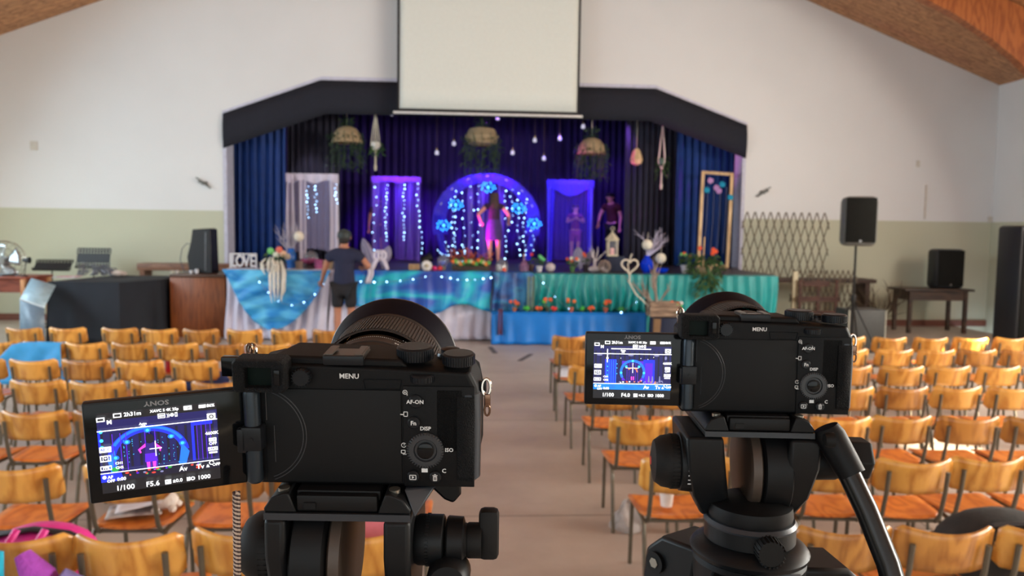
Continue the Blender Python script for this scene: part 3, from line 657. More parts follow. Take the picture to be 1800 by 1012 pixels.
# blue swag
xa, xb = at(399, 480, 11.98).x, at(578, 480, 11.98).x
m = MB()
def sw(u, v):
    e = abs(2*u-1); prof = 1-e**2.2
    zlow = ZT-.06-.86*prof*(.92+.08*sin(5*u)); ztop = ZT+.015
    z = ztop+(zlow-ztop)*v**1.1; q = (ztop-z)/.9
    return (xa+(xb-xa)*(u+.06*(u-.5)*(1-v)), 11.90-.05*prof*(1+sin(26*q-3*(1-prof)*4))*.6-.015*sin(24*u+4*v), z)
m.grid(sw, 60, 30); tag(m.build('blue_swag', sky_v, thick=.006), 'sheer sky blue cloth swagged over the white sheet beside the man', 'cloth')
fcloth('tie_dyed_cloth', 'teal and blue tie-dyed cloth along the centre of the stage front', 600, 864, 12.0, ZT, .50, tiedye, folds=9, amp=.04, bot=lambda u: .14*sin(u*9+1.2)-.12*math.exp(-((u-.66)/.12)**2)+.12*u**3-.05)
fcloth('tie_dyed_cloth', 'deep blue dyed cloth on the stage front between centre and teal satin', 866, 936, 11.97, ZT, .46, dye('deep_blue_dyed', [(14, 46, 110), (22, 90, 160), (20, 120, 165), (14, 50, 120)], 2.4, (1, 1, 1.6), .5), folds=4)
fcloth('teal_cloth', 'teal satin cloth gathered behind the row of little flower pots', 938, 1134, 12.0, ZT-.02, .50, teal_c, folds=13, amp=.045, ph=2)
fcloth('teal_cloth', 'teal satin cloth at the right end of the stage front', 1136, 1366, 12.05, ZT-.02, .03, teal_c, folds=13, amp=.03)
# low plinth with blue satin
YP = 11.72; pxl, pxr = at(864, 545, YP).x, at(1136, 545, YP).x; PZ = .50
t = thing('low_plinth', 'low plinth in front of the stage covered in cyan blue satin', 'plinth', ((pxl+pxr)/2, (YP+11.9)/2, 0))
W2 = (pxr-pxl)/2; m = MB(); m.box((0, 0, PZ/2-.01), (2*W2-.06, 11.9-YP-.04, PZ-.02)); m.build('platform', mat('plywood_box', (120, 90, 60), .7), t)
m = MB(); m.grid(lambda u, v: ((u-.5)*2*W2, (11.9-YP)/2-.02-(11.9-YP)*min(1, v/.2)-(.0 if v < .2 else .025*((v-.2)/.8)*(1+sin(60*u+2*sin(11*u)))), PZ if v < .2 else PZ-(PZ-.01)*(v-.2)/.8), 120, 12); m.build('satin_cover', blue_c, t, thick=.006)

# ------------------------------------------------------------ people
def skin(pts, edges, sub=2, root=0):
    """one continuous limb-tapered body grown over a skeleton"""
    me = bpy.data.meshes.new('s'); me.from_pydata([p[0] for p in pts], edges, []); o = bpy.data.objects.new('s', me); COL.objects.link(o)
    q = o.modifiers.new('sk', 'SKIN'); q.use_smooth_shade = True; q.branch_smoothing = .4
    if me.skin_vertices: lay = me.skin_vertices[0].data
    else: me.update(); lay = me.skin_vertices[0].data if me.skin_vertices else None
    for i, p in enumerate(pts):
        r = p[1] if isinstance(p[1], tuple) else (p[1], p[1]); lay[i].radius = r; lay[i].use_root = (i == root)
    s2 = o.modifiers.new('ss', 'SUBSURF'); s2.levels = sub
    bpy.context.view_layer.update()
    nm = bpy.data.meshes.new_from_object(o.evaluated_get(bpy.context.evaluated_depsgraph_get()))
    bpy.data.objects.remove(o); bpy.data.meshes.remove(me)
    for p in nm.polygons: p.use_smooth = True
    return nm
def skinpart(name, pts, edges, m_, parent, sub=2, root=0):
    nm = skin(pts, edges, sub, root); nm.name = name; nm.materials.clear(); nm.materials.append(m_)
    o = bpy.data.objects.new(name, nm); COL.objects.link(o); o.parent = parent; return o
def chain(pts, rads, start=0): return list(zip([tuple(p) for p in pts], rads))
def figure(label, loc, rz, H, J, skinm, name='person'):
    """J: joints in metres for a 1.0-tall body scale; returns the root"""
    t = thing(name, label, 'person', loc, rz); k = H
    P = {a: Vector(b)*k for a, b in J.items()}
    pts, ed, idx = [], [], {}
    def add(nm, r, par=None, p=None):
        idx[nm] = len(pts); pts.append((tuple(p if p is not None else P[nm]), (r[0]*k, r[1]*k) if isinstance(r, tuple) else r*k))
        if par: ed.append((idx[par], idx[nm]))
    add('pelvis', (.085, .062)); add('waist', (.075, .055), 'pelvis'); add('chest', (.095, .062), 'waist'); add('neck0', (.046, .040), 'chest'); add('neck', .033, 'neck0')
    add('jaw', (.040, .045), 'neck'); add('head', (.050, .058), 'jaw'); add('crown', (.040, .046), 'head')
    for s_ in 'LR':
        add('sh'+s_, .033, 'neck0'); add('el'+s_, .026, 'sh'+s_); add('wr'+s_, .017, 'el'+s_)
        d = (P['wr'+s_]-P['el'+s_]).normalized(); hd = P['wr'+s_]+d*.028*k; add('ha'+s_, (.020, .012), 'wr'+s_, hd)
        sd = d.cross(Vector((0, 1, .3))).normalized(); 
        for j in range(4):
            f0 = hd+d*.022*k+sd*(j-1.5)*.0115*k; f1 = f0+d*(.028+.006*(j in (1, 2)))*k+Vector((0, .008, -.006))*k
            add('f%s%d' % (s_, j), .0058, 'ha'+s_, f0); add('g%s%d' % (s_, j), .0045, 'f%s%d' % (s_, j), f1)
        th = hd-sd*.022*k+d*.004*k; add('t'+s_, .0062, 'ha'+s_, th); add('u'+s_, .005, 't'+s_, th+d*.022*k-sd*.006*k)
        add('hi'+s_, .055, 'pelvis'); add('kn'+s_, .034, 'hi'+s_); add('ca'+s_, .033, 'kn'+s_, P['kn'+s_].lerp(P['an'+s_], .3)); add('an'+s_, .019, 'ca'+s_)
        add('to'+s_, (.022, .014), 'an'+s_)
    skinpart('body', pts, ed, skinm, t)
    return t, P, k
def garment(name, t, segs, m_, sub=2):
    pts, ed = [], []; ix = {}
    for a, ra, b, rb in segs:
        for p, r in ((a, ra), (b, rb)):
            key = tuple(round(c, 4) for c in p)
            if key not in ix: ix[key] = len(pts); pts.append((key, r))
        ed.append((ix[tuple(round(c, 4) for c in a)], ix[tuple(round(c, 4) for c in b)]))
    return skinpart(name, pts, ed, m_, t, sub)
skin_a = mat('tanned_skin', (176, 118, 92), .5, var=.05); skin_b = mat('fair_skin', (222, 150, 140), .5, var=.05)
J0 = dict(pelvis=(0, 0, .53), waist=(0, .005, .62), chest=(0, 0, .73), neck0=(0, .0, .815), neck=(0, .005, .86), jaw=(0, .018, .895), head=(0, .012, .935), crown=(0, 0, .965),
          shL=(-.105, 0, .80), shR=(.105, 0, .80), elL=(-.13, .0, .64), elR=(.13, 0, .64), wrL=(-.135, .04, .50), wrR=(.135, .04, .50),
          hiL=(-.052, 0, .50), hiR=(.052, 0, .50), knL=(-.058, .01, .285), knR=(.058, .01, .285), anL=(-.06, -.01, .045), anR=(.06, -.01, .045), toL=(-.065, .07, .018), toR=(.065, .07, .018))
def face(t, P, k, sm):
    h = P['head']; m = MB()
    m.ball(h+Vector((0, .062, -.012))*k, .010*k, 6, (.8, 1, 1.4)); m.build('nose', sm, t)
    for s_ in (-1, 1):
        m = MB(); m.ball(h+Vector((s_*.018, .052, 0))*k, .006*k, 6); m.build('eye', mat('eye_white', (225, 222, 220), .3), t)
        m = MB(); m.ball(h+Vector((s_*.054, -.002, -.008))*k, .014*k, 8, (.4, .8, 1.2)); m.build('ear', sm, t)
    m = MB(); m.ball(h+Vector((0, .054, -.032))*k, .010*k, 6, (1.4, .5, .35)); m.build('mouth', mat('lip', (160, 80, 76), .5), t)
# the man at the stage edge
pm = at(605, 560, 11.45)
J = dict(J0); J.update(shL=(-.112, .0, .80), elL=(-.165, .02, .665), wrL=(-.215, .12, .555), shR=(.112, 0, .80), elR=(.215, -.01, .685), wrR=(.145, .10, .665), toL=(-.065, .075, .018))
t, P, k = figure('person in navy T-shirt, black shorts and patterned cap working at the stage edge', (pm.x, 11.45, 0), -.05, 1.74, J, skin_a)
face(t, P, k, skin_a)
V = lambda a: tuple(P[a])
tee = mat('navy_tshirt', (30, 34, 62), .85, var=.08); shorts = mat('black_shorts', (26, 24, 30), .85)
mid = lambda a, b, u: tuple(P[a].lerp(P[b], u))
tp = tuple(P['pelvis']+Vector((0, 0, .01)))
garment('t_shirt', t, [(V('neck0'), (.082*k, .062*k), V('chest'), (.112*k, .074*k)), (V('chest'), (.112*k, .074*k), V('waist'), (.098*k, .07*k)), (V('waist'), (.098*k, .07*k), tp, (.104*k, .078*k)), (tp, (.104*k, .078*k), tuple(P['pelvis']-Vector((0, 0, .03*k))), (.102*k, .076*k)),
    (V('neck0'), (.082*k, .062*k), V('shL'), .066*k), (V('shL'), .066*k, mid('shL', 'elL', .62), .050*k), (V('neck0'), (.082*k, .062*k), V('shR'), .066*k), (V('shR'), .066*k, mid('shR', 'elR', .62), .050*k)], tee)
hp = tuple(P['pelvis']+Vector((0, 0, -.01)))
garment('shorts', t, [(hp, (.098*k, .072*k), V('hiL'), .066*k), (V('hiL'), .066*k, mid('hiL', 'knL', .85), .054*k), (hp, (.098*k, .072*k), V('hiR'), .066*k), (V('hiR'), .066*k, mid('hiR', 'knR', .85), .054*k)], shorts)
capm = dye('camouflage_cap', [(22, 26, 28), (60, 70, 70), (18, 20, 22), (86, 96, 94)], 26)
m = MB(); h = P['head']; m.lathe([(.060*k, -.014*k), (.064*k, .008*k), (.060*k, .034*k), (.042*k, .054*k), (.012*k, .062*k), (.001, .063*k)], h+Vector((0, -.002, 0)), seg=20, sx=.92, sy=1.12)
m.mesh([h+Vector((.05*cos(a)*k*r_, (.055+.05*sin(a)*r_)*k, .006*k-.008*k*(r_ > 1))) for r_ in (.9, 1.25) for a in [pi*j/8 for j in range(9)]], [(j, j+1, j+10, j+9) for j in range(8)]); m.build('cap', capm, t)
m = MB(); m.ball(h+Vector((0, -.012*k, -.03*k)), .050*k, 10, (1, 1, .7)); m.build('hair', mat('dark_short_hair', (40, 32, 30), .8), t)
for s_ in 'LR':
    m = MB(); m.ball(P['to'+s_]*.5+P['an'+s_]*.5+Vector((0, .015, -.02*0)), .034*k, 10, (.95, 2.0, .62)); o = m.build('shoe', mat('brown_shoe', (70, 46, 36), .6), t); o.location = (0, 0, -.005)
# the girl in front of the arch, seen from behind
def standing(label, px, Y, H, J, skinm, topm, bottomm, hairm, rz=0, skirt=True, zfloor=STZ, hair='long', legs=None, sleeves=.5):
    p = at(px, 450, Y); t, P, k = figure(label, (p.x, Y, zfloor), rz, H, J, skinm); face(t, P, k, skinm)
    V = lambda a: tuple(P[a]); mid = lambda a, b, u: tuple(P[a].lerp(P[b], u)); tp = tuple(P['pelvis'])
    segs = [(V('neck0'), (.066*k, .048*k), V('chest'), (.10*k, .068*k)), (V('chest'), (.10*k, .068*k), V('waist'), (.086*k, .062*k)), (V('waist'), (.086*k, .062*k), tp, (.10*k, .072*k))]
    if sleeves:
        for s_ in 'LR': segs += [(V('neck0'), (.066*k, .048*k), V('sh'+s_), .046*k), (V('sh'+s_), .046*k, mid('sh'+s_, 'el'+s_, sleeves), .036*k)]
    garment('top', t, segs, topm)
    if skirt:
        m = MB(); zq = P['waist'].z; m.lathe([(.082*k, zq), (.105*k, P['pelvis'].z), (.115*k, P['hiL'].z-.06*k), (.118*k, P['knL'].z+.05*k), (.110*k, P['knL'].z+.052*k)], seg=20, sx=1, sy=.72, cap=False); m.build('skirt', bottomm, t)
    else:
        hp = tuple(P['pelvis']+Vector((0, 0, -.01)))
        garment('trousers', t, [s for q in 'LR' for s in ((hp, (.094*k, .07*k), V('hi'+q), .062*k), (V('hi'+q), .062*k, V('kn'+q), .042*k), (V('kn'+q), .042*k, mid('kn'+q, 'an'+q, legs or .9), .034*k))], bottomm)
    h = P['head']; m = MB()
    if hair == 'long':
        m.grid(lambda u, v: tuple(h+Vector(((.062+.012*v)*cos(pi+pi*u)*k*(1 if v < .9 else .8), (.066*sin(pi+pi*u)-.004-.012*v)*k, (.052*cos(min(1, v*2.4)*pi/2)+.0-.20*max(0, v-.18))*k))), 14, 12)
        m.lathe([(.058*k, .0), (.056*k, .03*k), (.036*k, .052*k), (.001, .058*k)], h+Vector((0, -.004*k, 0)), seg=16, sy=1.12)
    else: m.lathe([(.056*k, -.02*k), (.058*k, .01*k), (.052*k, .034*k), (.034*k, .052*k), (.001, .058*k)], h+Vector((0, -.006*k, 0)), seg=16, sy=1.12)
    m.build('hair', hairm, t)
    for s_ in 'LR':
        m = MB(); m.ball(P['to'+s_]*.5+P['an'+s_]*.5, .032*k, 8, (.9, 1.9, .6)); m.build('shoe', mat('dark_shoe', (40, 32, 40), .6), t)
    return t
J = dict(J0); J.update(elL=(-.225, -.03, .69), wrL=(-.185, .03, .60), shL=(-.108, 0, .80), elR=(.20, -.03, .685), wrR=(.205, .06, .60), shR=(.108, 0, .80))
brown_h = mat('dark_brown_hair', (62, 36, 34), .6, var=.2, scale=60)
standing('person with long brown hair, elbows out, standing before the round arch', 868, 14.9, 1.40, J, skin_b, mat('dark_plum_top', (48, 22, 60), .8), mat('violet_skirt', (70, 40, 120), .7), brown_h, 0, sleeves=.25)
J = dict(J0); J.update(elL=(-.14, .02, .65), wrL=(-.11, .05, .53))
standing('person in dark shorts half hidden beside the violet fringed doorway', 664, 16.6, 1.34, J0, skin_b, mat('dark_rose_top', (90, 40, 76), .8), mat('dark_shorts', (24, 22, 34), .8), brown_h, pi, skirt=False, legs=-.2)
J = dict(J0); J.update(elL=(-.15, .03, .68), wrL=(-.04, .10, .74), elR=(.15, .03, .68), wrR=(.04, .10, .74))
standing('person with folded hands standing behind the cobalt netted doorway', 1010, 16.9, 1.26, J, skin_b, mat('crimson_top', (120, 30, 84), .8), mat('pink_shorts', (170, 70, 150), .8), brown_h, pi, skirt=False, legs=-.2)
J = dict(J0); J.update(elR=(.17, .05, .66), wrR=(.16, .12, .55), chest=(0, .03, .73), neck0=(0, .05, .81), neck=(0, .07, .85), jaw=(0, .10, .88), head=(0, .10, .92), crown=(0, .09, .95), shL=(-.105, .05, .795), shR=(.105, .05, .795))
standing('person in dark clothes with a red sleeve stooping right of the blue doorway', 1075, 16.9, 1.55, J, skin_b, mat('dark_red_top', (74, 16, 30), .8), mat('black_trousers', (16, 15, 20), .8), mat('black_hair', (18, 14, 16), .7), pi*.8, skirt=False)
# ------------------------------------------------------------ decorations standing along the stage edge
def col(c): return mat('paint_%d_%d_%d' % c, c, .55, var=.15)
pot_terra, orange, red_, pinkc, greenc = (176, 98, 62), (226, 96, 52), (214, 52, 56), (214, 40, 120), (86, 176, 78)
stone = mat('pale_painted_stone', (196, 186, 190), .6, bump=.3); glassm = mat('clear_glass', (225, 230, 235), .05, trans=.85, alpha=.6)
twig = mat('silver_sprayed_twig', (170, 164, 180), .5, var=.15); twig_d = mat('driftwood', (150, 132, 120), .7, var=.2)
def ground(px, pyb, Y, z=None): p = at(px, pyb, Y); return Vector((p.x, Y, STZ if z is None else z))
def branch(m, p, d, L, r, depth, spread=.6):
    pts = [Vector(p)]; dd = Vector(d).normalized()
    for k in range(3):
        dd = (dd+Vector((random.uniform(-1, 1), random.uniform(-.6, .6), random.uniform(-.3, .5)))*.25).normalized(); pts.append(pts[-1]+dd*L/3)
    m.tube(pts, [r, r*.85, r*.7, r*.5], 5)
    if depth:
        for k in range(3):
            q = pts[1+k % 3]; a = (dd+Vector((random.uniform(-1, 1), random.uniform(-.7, .7), random.uniform(-.2, .7)))*spread).normalized(); branch(m, q, a, L*.62, r*.6, depth-1, spread)
def flowerpot(px, Y, h, label, potc=pot_terra, blooms=((orange, 3),), z=None, leaf=18, group=None, spread=.06):
    g = ground(px, 480, Y, z); t = thing('flower_pot', label, 'potted flowers', g, group=group)
    ph = h*.38; m = MB(); m.lathe([(ph*.36, 0), (ph*.5, ph*.8), (ph*.56, ph*.8), (ph*.56, ph), (ph*.45, ph), (ph*.42, ph*.85)], seg=14); m.build('pot', col(potc), t)
    m = MB(); m.tube([(0, 0, ph*.8), (0, 0, h*.7)], .006, 5); leaves(m, (0, 0, h*.62), leaf, spread*.8, h*.18, L=.07, wd=.035); m.build('foliage', leafm, t)
    for c, n in blooms:
        for k in range(n):
            a = random.random()*6.28; q = Vector((cos(a)*spread, sin(a)*spread*.6-.02, h*random.uniform(.72, 1))); m = MB()
            for j in range(5): b = j*1.2566; m.ball((.016*cos(b), -.006, .016*sin(b)), .015, 6, (1, .6, 1))
            m.ball((0, -.014, 0), .012, 6); m.build('bloom', col(c), t, loc=q)
    return t
def simple(name, label, cat, px, Y, parts, z=None, dy=0, group=None, rz=0):
    t = thing(name, label, cat, ground(px, 480, Y, z), rz, group)
    for nm, fn, mm in parts: m = MB(); fn(m); m.build(nm, mm, t)
    return t
YE = 12.42
# LOVE sign
t = thing('love_sign', 'white framed sign reading LOVE at the left end of the stage edge', 'sign', ground(428, 480, 12.35)); wq_ = mat('white_mdf', (226, 226, 230), .6)
m = MB(); m.box((0, 0, .235), (.42, .03, .02)); m.box((-.2, 0, .115), (.02, .03, .23)); m.box((.2, 0, .115), (.02, .03, .23)); m.box((0, 0, .006), (.42, .05, .012)); m.build('frame', wq_, t)
for ch, x in zip('LOVE', (-.145, -.05, .05, .145)):
    m = MB(); m.text(ch, .27, Matrix.Translation((x, -.012, .115)) @ Matrix.Rotation(pi/2, 4, 'X') @ Matrix.Diagonal((.62, 1, 1, 1)), flat=.01, bold=.004); m.build('letter', wq_, t)
# white cascading feather arrangement
feath = mat('cream_feather', (222, 216, 204), .9, bump=.3)
def plume(m, c, n, L, down):
    for k in range(n):
        a = random.uniform(-1, 1); p = Vector(c)+Vector((a*.09, random.uniform(-.05, .05), random.uniform(-.05, .05)))
        pts = [p, p+Vector((a*.06, -.05, -L*.25*down)), p+Vector((a*.05, -.06, -L*.7*down)), p+Vector((a*.02, -.05, -L*down*random.uniform(.8, 1.1)))]
        m.tube(pts, [.012, .02, .016, .004], 5, flat=.4)
t = thing('feather_arrangement', 'arrangement with cream feathers spilling over the blue swag', 'floral arrangement', ground(490, 480, 11.99))
m = MB(); m.lathe([(.06, 0), (.09, .05), (.08, .10)], seg=12); m.build('bowl', col((150, 140, 120)), t)
m = MB(); plume(m, (-.09, -.13, .16), 14, .18, 1); plume(m, (0, -.13, .12), 12, .62, 1); m.tube([(0, 0, .09), (0, -.14, .12), (-.08, -.14, .16)], .03, 6); m.build('feathers', feath, t)
m = MB(); leaves(m, (0, 0, .2), 50, .16, .08, L=.1); m.tube([(0, 0, .05), (0, 0, .25)], .02, 5); m.build('foliage', leafm, t)
for x, z, c in ((-.10, .30, (110, 190, 110)), (.03, .32, (222, 110, 90)), (.09, .26, (214, 170, 140)), (.15, .22, (170, 150, 130)), (-.02, .24, (206, 206, 190))):
    m = MB(); m.ball((0, 0, 0), .045, 10); 
    for j in range(8): m.ball((.035*cos(j*.785), -.02, .035*sin(j*.785)), .022, 6, (1, .5, 1))
    m.build('bloom', col(c), t, loc=(x, -.06, z))
# silver branches in blue glass vase with white ball
t = thing('branch_vase', 'blue glass vase of silver branches with a white paper ball, left side', 'branch vase', ground(512, 480, 12.5)); bluegl = mat('blue_glass', (50, 120, 210), .15, trans=.3)
m = MB(); m.lathe([(.07, 0), (.06, .04), (.09, .12), (.08, .24), (.05, .30), (.06, .33), (.05, .33), (.04, .28)], seg=16); m.build('vase', bluegl, t)
m = MB()
for k in range(9): branch(m, (0, 0, .24), (random.uniform(-.9, .6), random.uniform(-.3, .3), 1), .27, .009, 2, .8)
m.build('branches', twig, t)
m = MB(); m.ball((.13, -.03, .52), .085, 14); m.tube([(.13, -.03, .6), (.08, 0, .66)], .004, 4); m.build('paper_ball', mat('cream_paper_ball', (226, 216, 200), .8), t)
simple('flower_mound', 'mound of plum and pink flowers beside the branch vase', 'flowers', 545, 12.4, [('base', lambda m: m.lathe([(.13, 0), (.12, .06), (.05, .09)], seg=14), col((70, 50, 60))), ('blooms', lambda m: ([m.ball((.13*cos(k*2.4)*sqrt(k/14), .08*sin(k*2.4)*sqrt(k/14)-.02, .12+.04*random.random()), .04, 8) for k in range(14)], m.tube([(0, 0, .03), (0, 0, .14)], .03)), col((150, 60, 110))), ('glass_dome', lambda m: m.ball((.02, .0, .19), .11, 16), glassm)])
simple('glass_vase', 'small pink glass vase next to the standing man', 'vase', 560, 12.25, [('vase', lambda m: m.lathe([(.05, 0), (.07, .05), (.06, .12), (.08, .16), (.07, .16), (.05, .1)], seg=14), mat('pink_glass', (200, 110, 160), .15, trans=.4))])
simple('basket', 'small brown wicker basket behind the glass vase', 'basket', 574, 12.6, [('body', lambda m: m.lathe([(.08, 0), (.11, .13), (.10, .13), (.07, .02)], seg=16), wick)])
simple('flower_pot', 'grey flower pot between feather arrangement and blue vase', 'flower pot', 526, 12.2, [('pot', lambda m: m.lathe([(.05, 0), (.065, .14), (.055, .14), (.05, .03)], seg=14), col((140, 116, 104)))])
# leaf wings and the ribbon figure
wingm = mat('grey_gauze_leaf', (150, 142, 172), .6, alpha=.85)
def wing(px, Y, H, W, label, lean, group=None):
    t = thing('gauze_leaf', label, 'leaf decoration', ground(px, 480, Y))
    m = MB(); n = 12
    def f(u, v): wd = W*sin(pi*min(1, v*.92+.06))**.8; a = (u-.5)*2; return (lean*H*v+a*wd/2, .02*sin(6*u)+.03*a*a, .04+H*v)
    m.grid(f, 6, n); m.build('leaf', wingm, t, thick=.004)
    m = MB(); m.tube([(0, -.0, 0), (lean*H*.5, -.006, H*.5), (lean*H, -.004, H*.98)], [.01, .007, .003], 5); m.build('stem', twig, t)
wing(655, 12.9, .46, .20, 'large grey gauze leaf standing upright behind the ribbon figure', -.35)
wing(672, 12.95, .34, .20, 'smaller grey gauze leaf leaning right behind the ribbon figure', .3)
wing(1020, 12.9, .36, .22, 'grey gauze leaf standing among the props right of the aisle', -.12)
wing(1030, 13.0, .30, .16, 'narrow grey gauze leaf just right of its larger twin', .25)
t = thing('ribbon_figure', 'white ribbon loops forming a pair of figures on the stage edge', 'ornament', ground(668, 480, 12.2))
m = MB()
for s_ in (-1, 1):
    m.tube([(s_*.03+.07*cos(a)*.9, 0, .24+.07*sin(a)) for a in [k*pi/6 for k in range(13)]], .022, 6)
    m.tube([(s_*.05, 0, .18), (s_*.09, -.01, .10), (s_*.12, -.03, .02)], [.03, .035, .03], 6)
m.build('ribbons', mat('white_satin_ribbon', (214, 206, 220), .5), t)
m = MB(); m.grid(lambda u, v: (-.13+.09*(u-.5)+.02*sin(5*v), -.265-.01*sin(9*u), .06-.24*v), 5, 8); m.grid(lambda u, v: (-.13+.09*(u-.5), -.01-.255*v, .02+.04*v), 5, 3); m.build('ribbon_tail', MATS['white_satin_ribbon'], t, thick=.006)
# white rosette, balls, orb, little crate
t = thing('rosette', 'white paper rosette on the stage edge below the fringed doorway', 'rosette', ground(750, 480, 12.25))
m = MB()
for k in range(10): a = k*.628; m.ball((.055*cos(a), 0, .085+.055*sin(a)), .032, 8, (1, .5, 1))
m.build('petals', mat('white_tissue', (222, 218, 216), .8), t); m = MB(); m.ball((0, -.02, .085), .03, 8); m.lathe([(.04, 0), (.02, .03)], seg=10); m.build('centre', col((206, 196, 160)), t)
for px, c, zz, lb in ((758, red_, .115, 'small red ball resting on glass beads behind the rosette'), (764, pinkc, 0, 'small hot pink ball beside the white rosette'), (773, red_, 0, 'small red ball on the stage edge below the glass orb')):
    simple('bauble', lb, 'bauble', px, 12.3 if zz == 0 else 12.45, [('ball', (lambda m, zz=zz: m.ball((0, 0, .04+(zz*0)), .042, 12)), mat('glossy_%d' % c[2], c, .2))])
simple('glass_orb', 'clear glass orb on a small stand behind the red ball', 'glass orb', 779, 12.55, [('orb', lambda m: m.ball((0, 0, .16), .10, 18), glassm), ('stand', lambda m: m.lathe([(.06, 0), (.04, .03), (.05, .07)], seg=12), col((120, 116, 110)))])
simple('wooden_crate', 'small reddish wooden crate left of the white rosette', 'crate', 728, 12.5, [('crate', lambda m: (m.box((0, 0, .05), (.17, .12, .10)),), timber)])
# central flower bank
t = thing('flower_bank', 'bank of orange heather and green and orange blooms at centre stage edge', 'flower bank', ground(828, 480, 12.55))
m = MB(); m.box((0, 0, .04), (.62, .22, .08), bev=.01); m.build('trough', col((60, 44, 40)), t)
hm = mat('orange_heather', (190, 92, 58), .8, var=.3); m = MB(); m.box((0, .05, .10), (.5, .1, .06)); leaves(m, (-.17, .05, .26), 110, .16, .09, .08, L=.07, wd=.03); leaves(m, (.15, .05, .22), 100, .2, .07, .08, L=.07, wd=.03); m.build('heather', hm, t)
m = MB(); m.box((0, -.06, .09), (.5, .06, .05)); leaves(m, (0, -.07, .14), 150, .30, .06, .06, L=.08, wd=.03); m.build('foliage', leafm, t)
for k in range(15):
    c = ((236, 118, 54), (110, 190, 80), (206, 196, 150), (236, 140, 60), (90, 170, 84))[k % 5]; m = MB()
    for j in range(5): m.ball((.02*cos(j*1.257), -.004, .02*sin(j*1.257)), .018, 6, (1, .6, 1))
    m.build('bloom', col(c), t, loc=(-.29+.041*k, -.13, .11+.07*random.random()))
simple('glass_cloche', 'glass cloche over a white nest with an orange ball', 'cloche', 882, 12.4, [('dome', lambda m: m.lathe([(.10, .0), (.10, .10), (.08, .17), (.03, .2), (.012, .22), (.001, .23)], seg=18, cap=False), glassm), ('nest', lambda m: [m.ball((.05*cos(k), .04*sin(k), .08), .03, 6) for k in range(6)]+[m.lathe([(.08, 0), (.07, .08)], seg=12)], col((206, 200, 196)))])
simple('bauble', 'orange ball in front of the glass cloche', 'bauble', 886, 12.2, [('ball', lambda m: m.ball((0, 0, .035), .036, 10), col((232, 90, 60)))])
simple('perfume_bottle', 'pointed mauve bottle with a stopper, right of the cloche', 'bottle', 921, 12.5, [('bottle', lambda m: m.lathe([(.08, 0), (.085, .10), (.05, .15), (.015, .19), (.012, .24)], seg=8), mat('mauve_glass', (150, 110, 150), .2, trans=.3)), ('stopper', lambda m: m.lathe([(.014, .24), (.02, .26), (.002, .30)], seg=8), col((190, 150, 150)))])
flowerpot(933, 12.6, .30, 'single red bloom on a stem beside the mauve bottle', (80, 60, 60), ((red_, 1),), leaf=4, spread=.01)
t = flowerpot(948, 12.35, .26, 'white figurine pot with pale green blooms at the teal cloth corner', (200, 196, 200), (((110, 200, 130), 4),), spread=.07)
simple('shell', 'smooth white shell lying on the stage edge', 'shell', 967, 12.4, [('shell', lambda m: m.ball((0, 0, .075), .085, 14, (1, .7, .85)), stone)])
flowerpot(1006, 12.45, .24, 'green cactus-like plant with two white and orange blooms', (70, 110, 60), ((orange, 3), ((220, 220, 200), 2)), leaf=40, spread=.09)
flowerpot(1030, 12.7, .30, 'dark pot with a single orange bloom before the gauze leaf', (60, 50, 60), ((orange, 2),), leaf=16, spread=.05)
t = thing('antler_ornament', 'pale antler and twig ornament left of the lantern', 'ornament', ground(1045, 480, 12.5)); m = MB()
m.tube([(0, 0, 0), (0, 0, .2)], .03, 6); 
for d in ((-.4, 0, 1), (.5, 0, .9), (.9, 0, .8), (-.1, 0, 1)): branch(m, (0, 0, .15), d, .17, .012, 1, .4)
m.build('antlers', stone, t); m = MB(); m.ball((0, -.03, .05), .09, 10, (1.3, .7, .6)); m.build('base', stone, t)
simple('twig_ball', 'round woven twig ball with white stones beside the lantern plinth', 'twig ball', 1062, 12.35, [('ball', lambda m: [m.tube([(.10*cos(a)*cos(q), .10*sin(a)*cos(q), .10+.10*sin(q)) if True else 0 for q in [k*pi/8 for k in range(17)]], .008, 4) for a in [j*.45 for j in range(7)]], twig_d), ('stones', lambda m: [m.ball((.03*cos(k*2), -.03, .03+.02*k), .03, 8) for k in range(3)], stone)])
t = thing('display_plinth', 'dark blue square plinth carrying the white lantern', 'plinth', ground(1080, 480, 12.75)); m = MB(); m.box((0, 0, .13), (.30, .26, .26), bev=.005); m.build('box', mat('midnight_cloth', (18, 28, 56), .7), t)
t = thing('lantern', 'white metal candle lantern with pointed roof on the blue plinth', 'lantern', ground(1075, 480, 12.7)+Vector((0, 0, .26))); lm = mat('ivory_metal', (206, 196, 170), .5, .2)
m = MB(); m.box((0, 0, .012), (.17, .17, .024)); m.box((0, 0, .262), (.17, .17, .02))
for sx in (-1, 1):
    for sy in (-1, 1): m.box((sx*.075, sy*.075, .14), (.016, .016, .24))
m.build('frame', lm, t); m = MB(); m.lathe([(.125, .27), (.07, .33), (.03, .38), (.012, .40), (.012, .43)], seg=4); m.tube([(.03*cos(a), 0, .455+.03*sin(a)) for a in [k*pi/5 for k in range(11)]], .005, 5); m.build('roof', lm, t)
m = MB(); m.box((0, 0, .14), (.14, .14, .22)); m.build('glass', glassm, t); m = MB(); m.lathe([(.035, .024), (.035, .13), (.004, .135)], seg=12); m.build('candle', mat('pink_candle', (226, 170, 170), .5, emit=(255, 180, 170), es=.3), t)
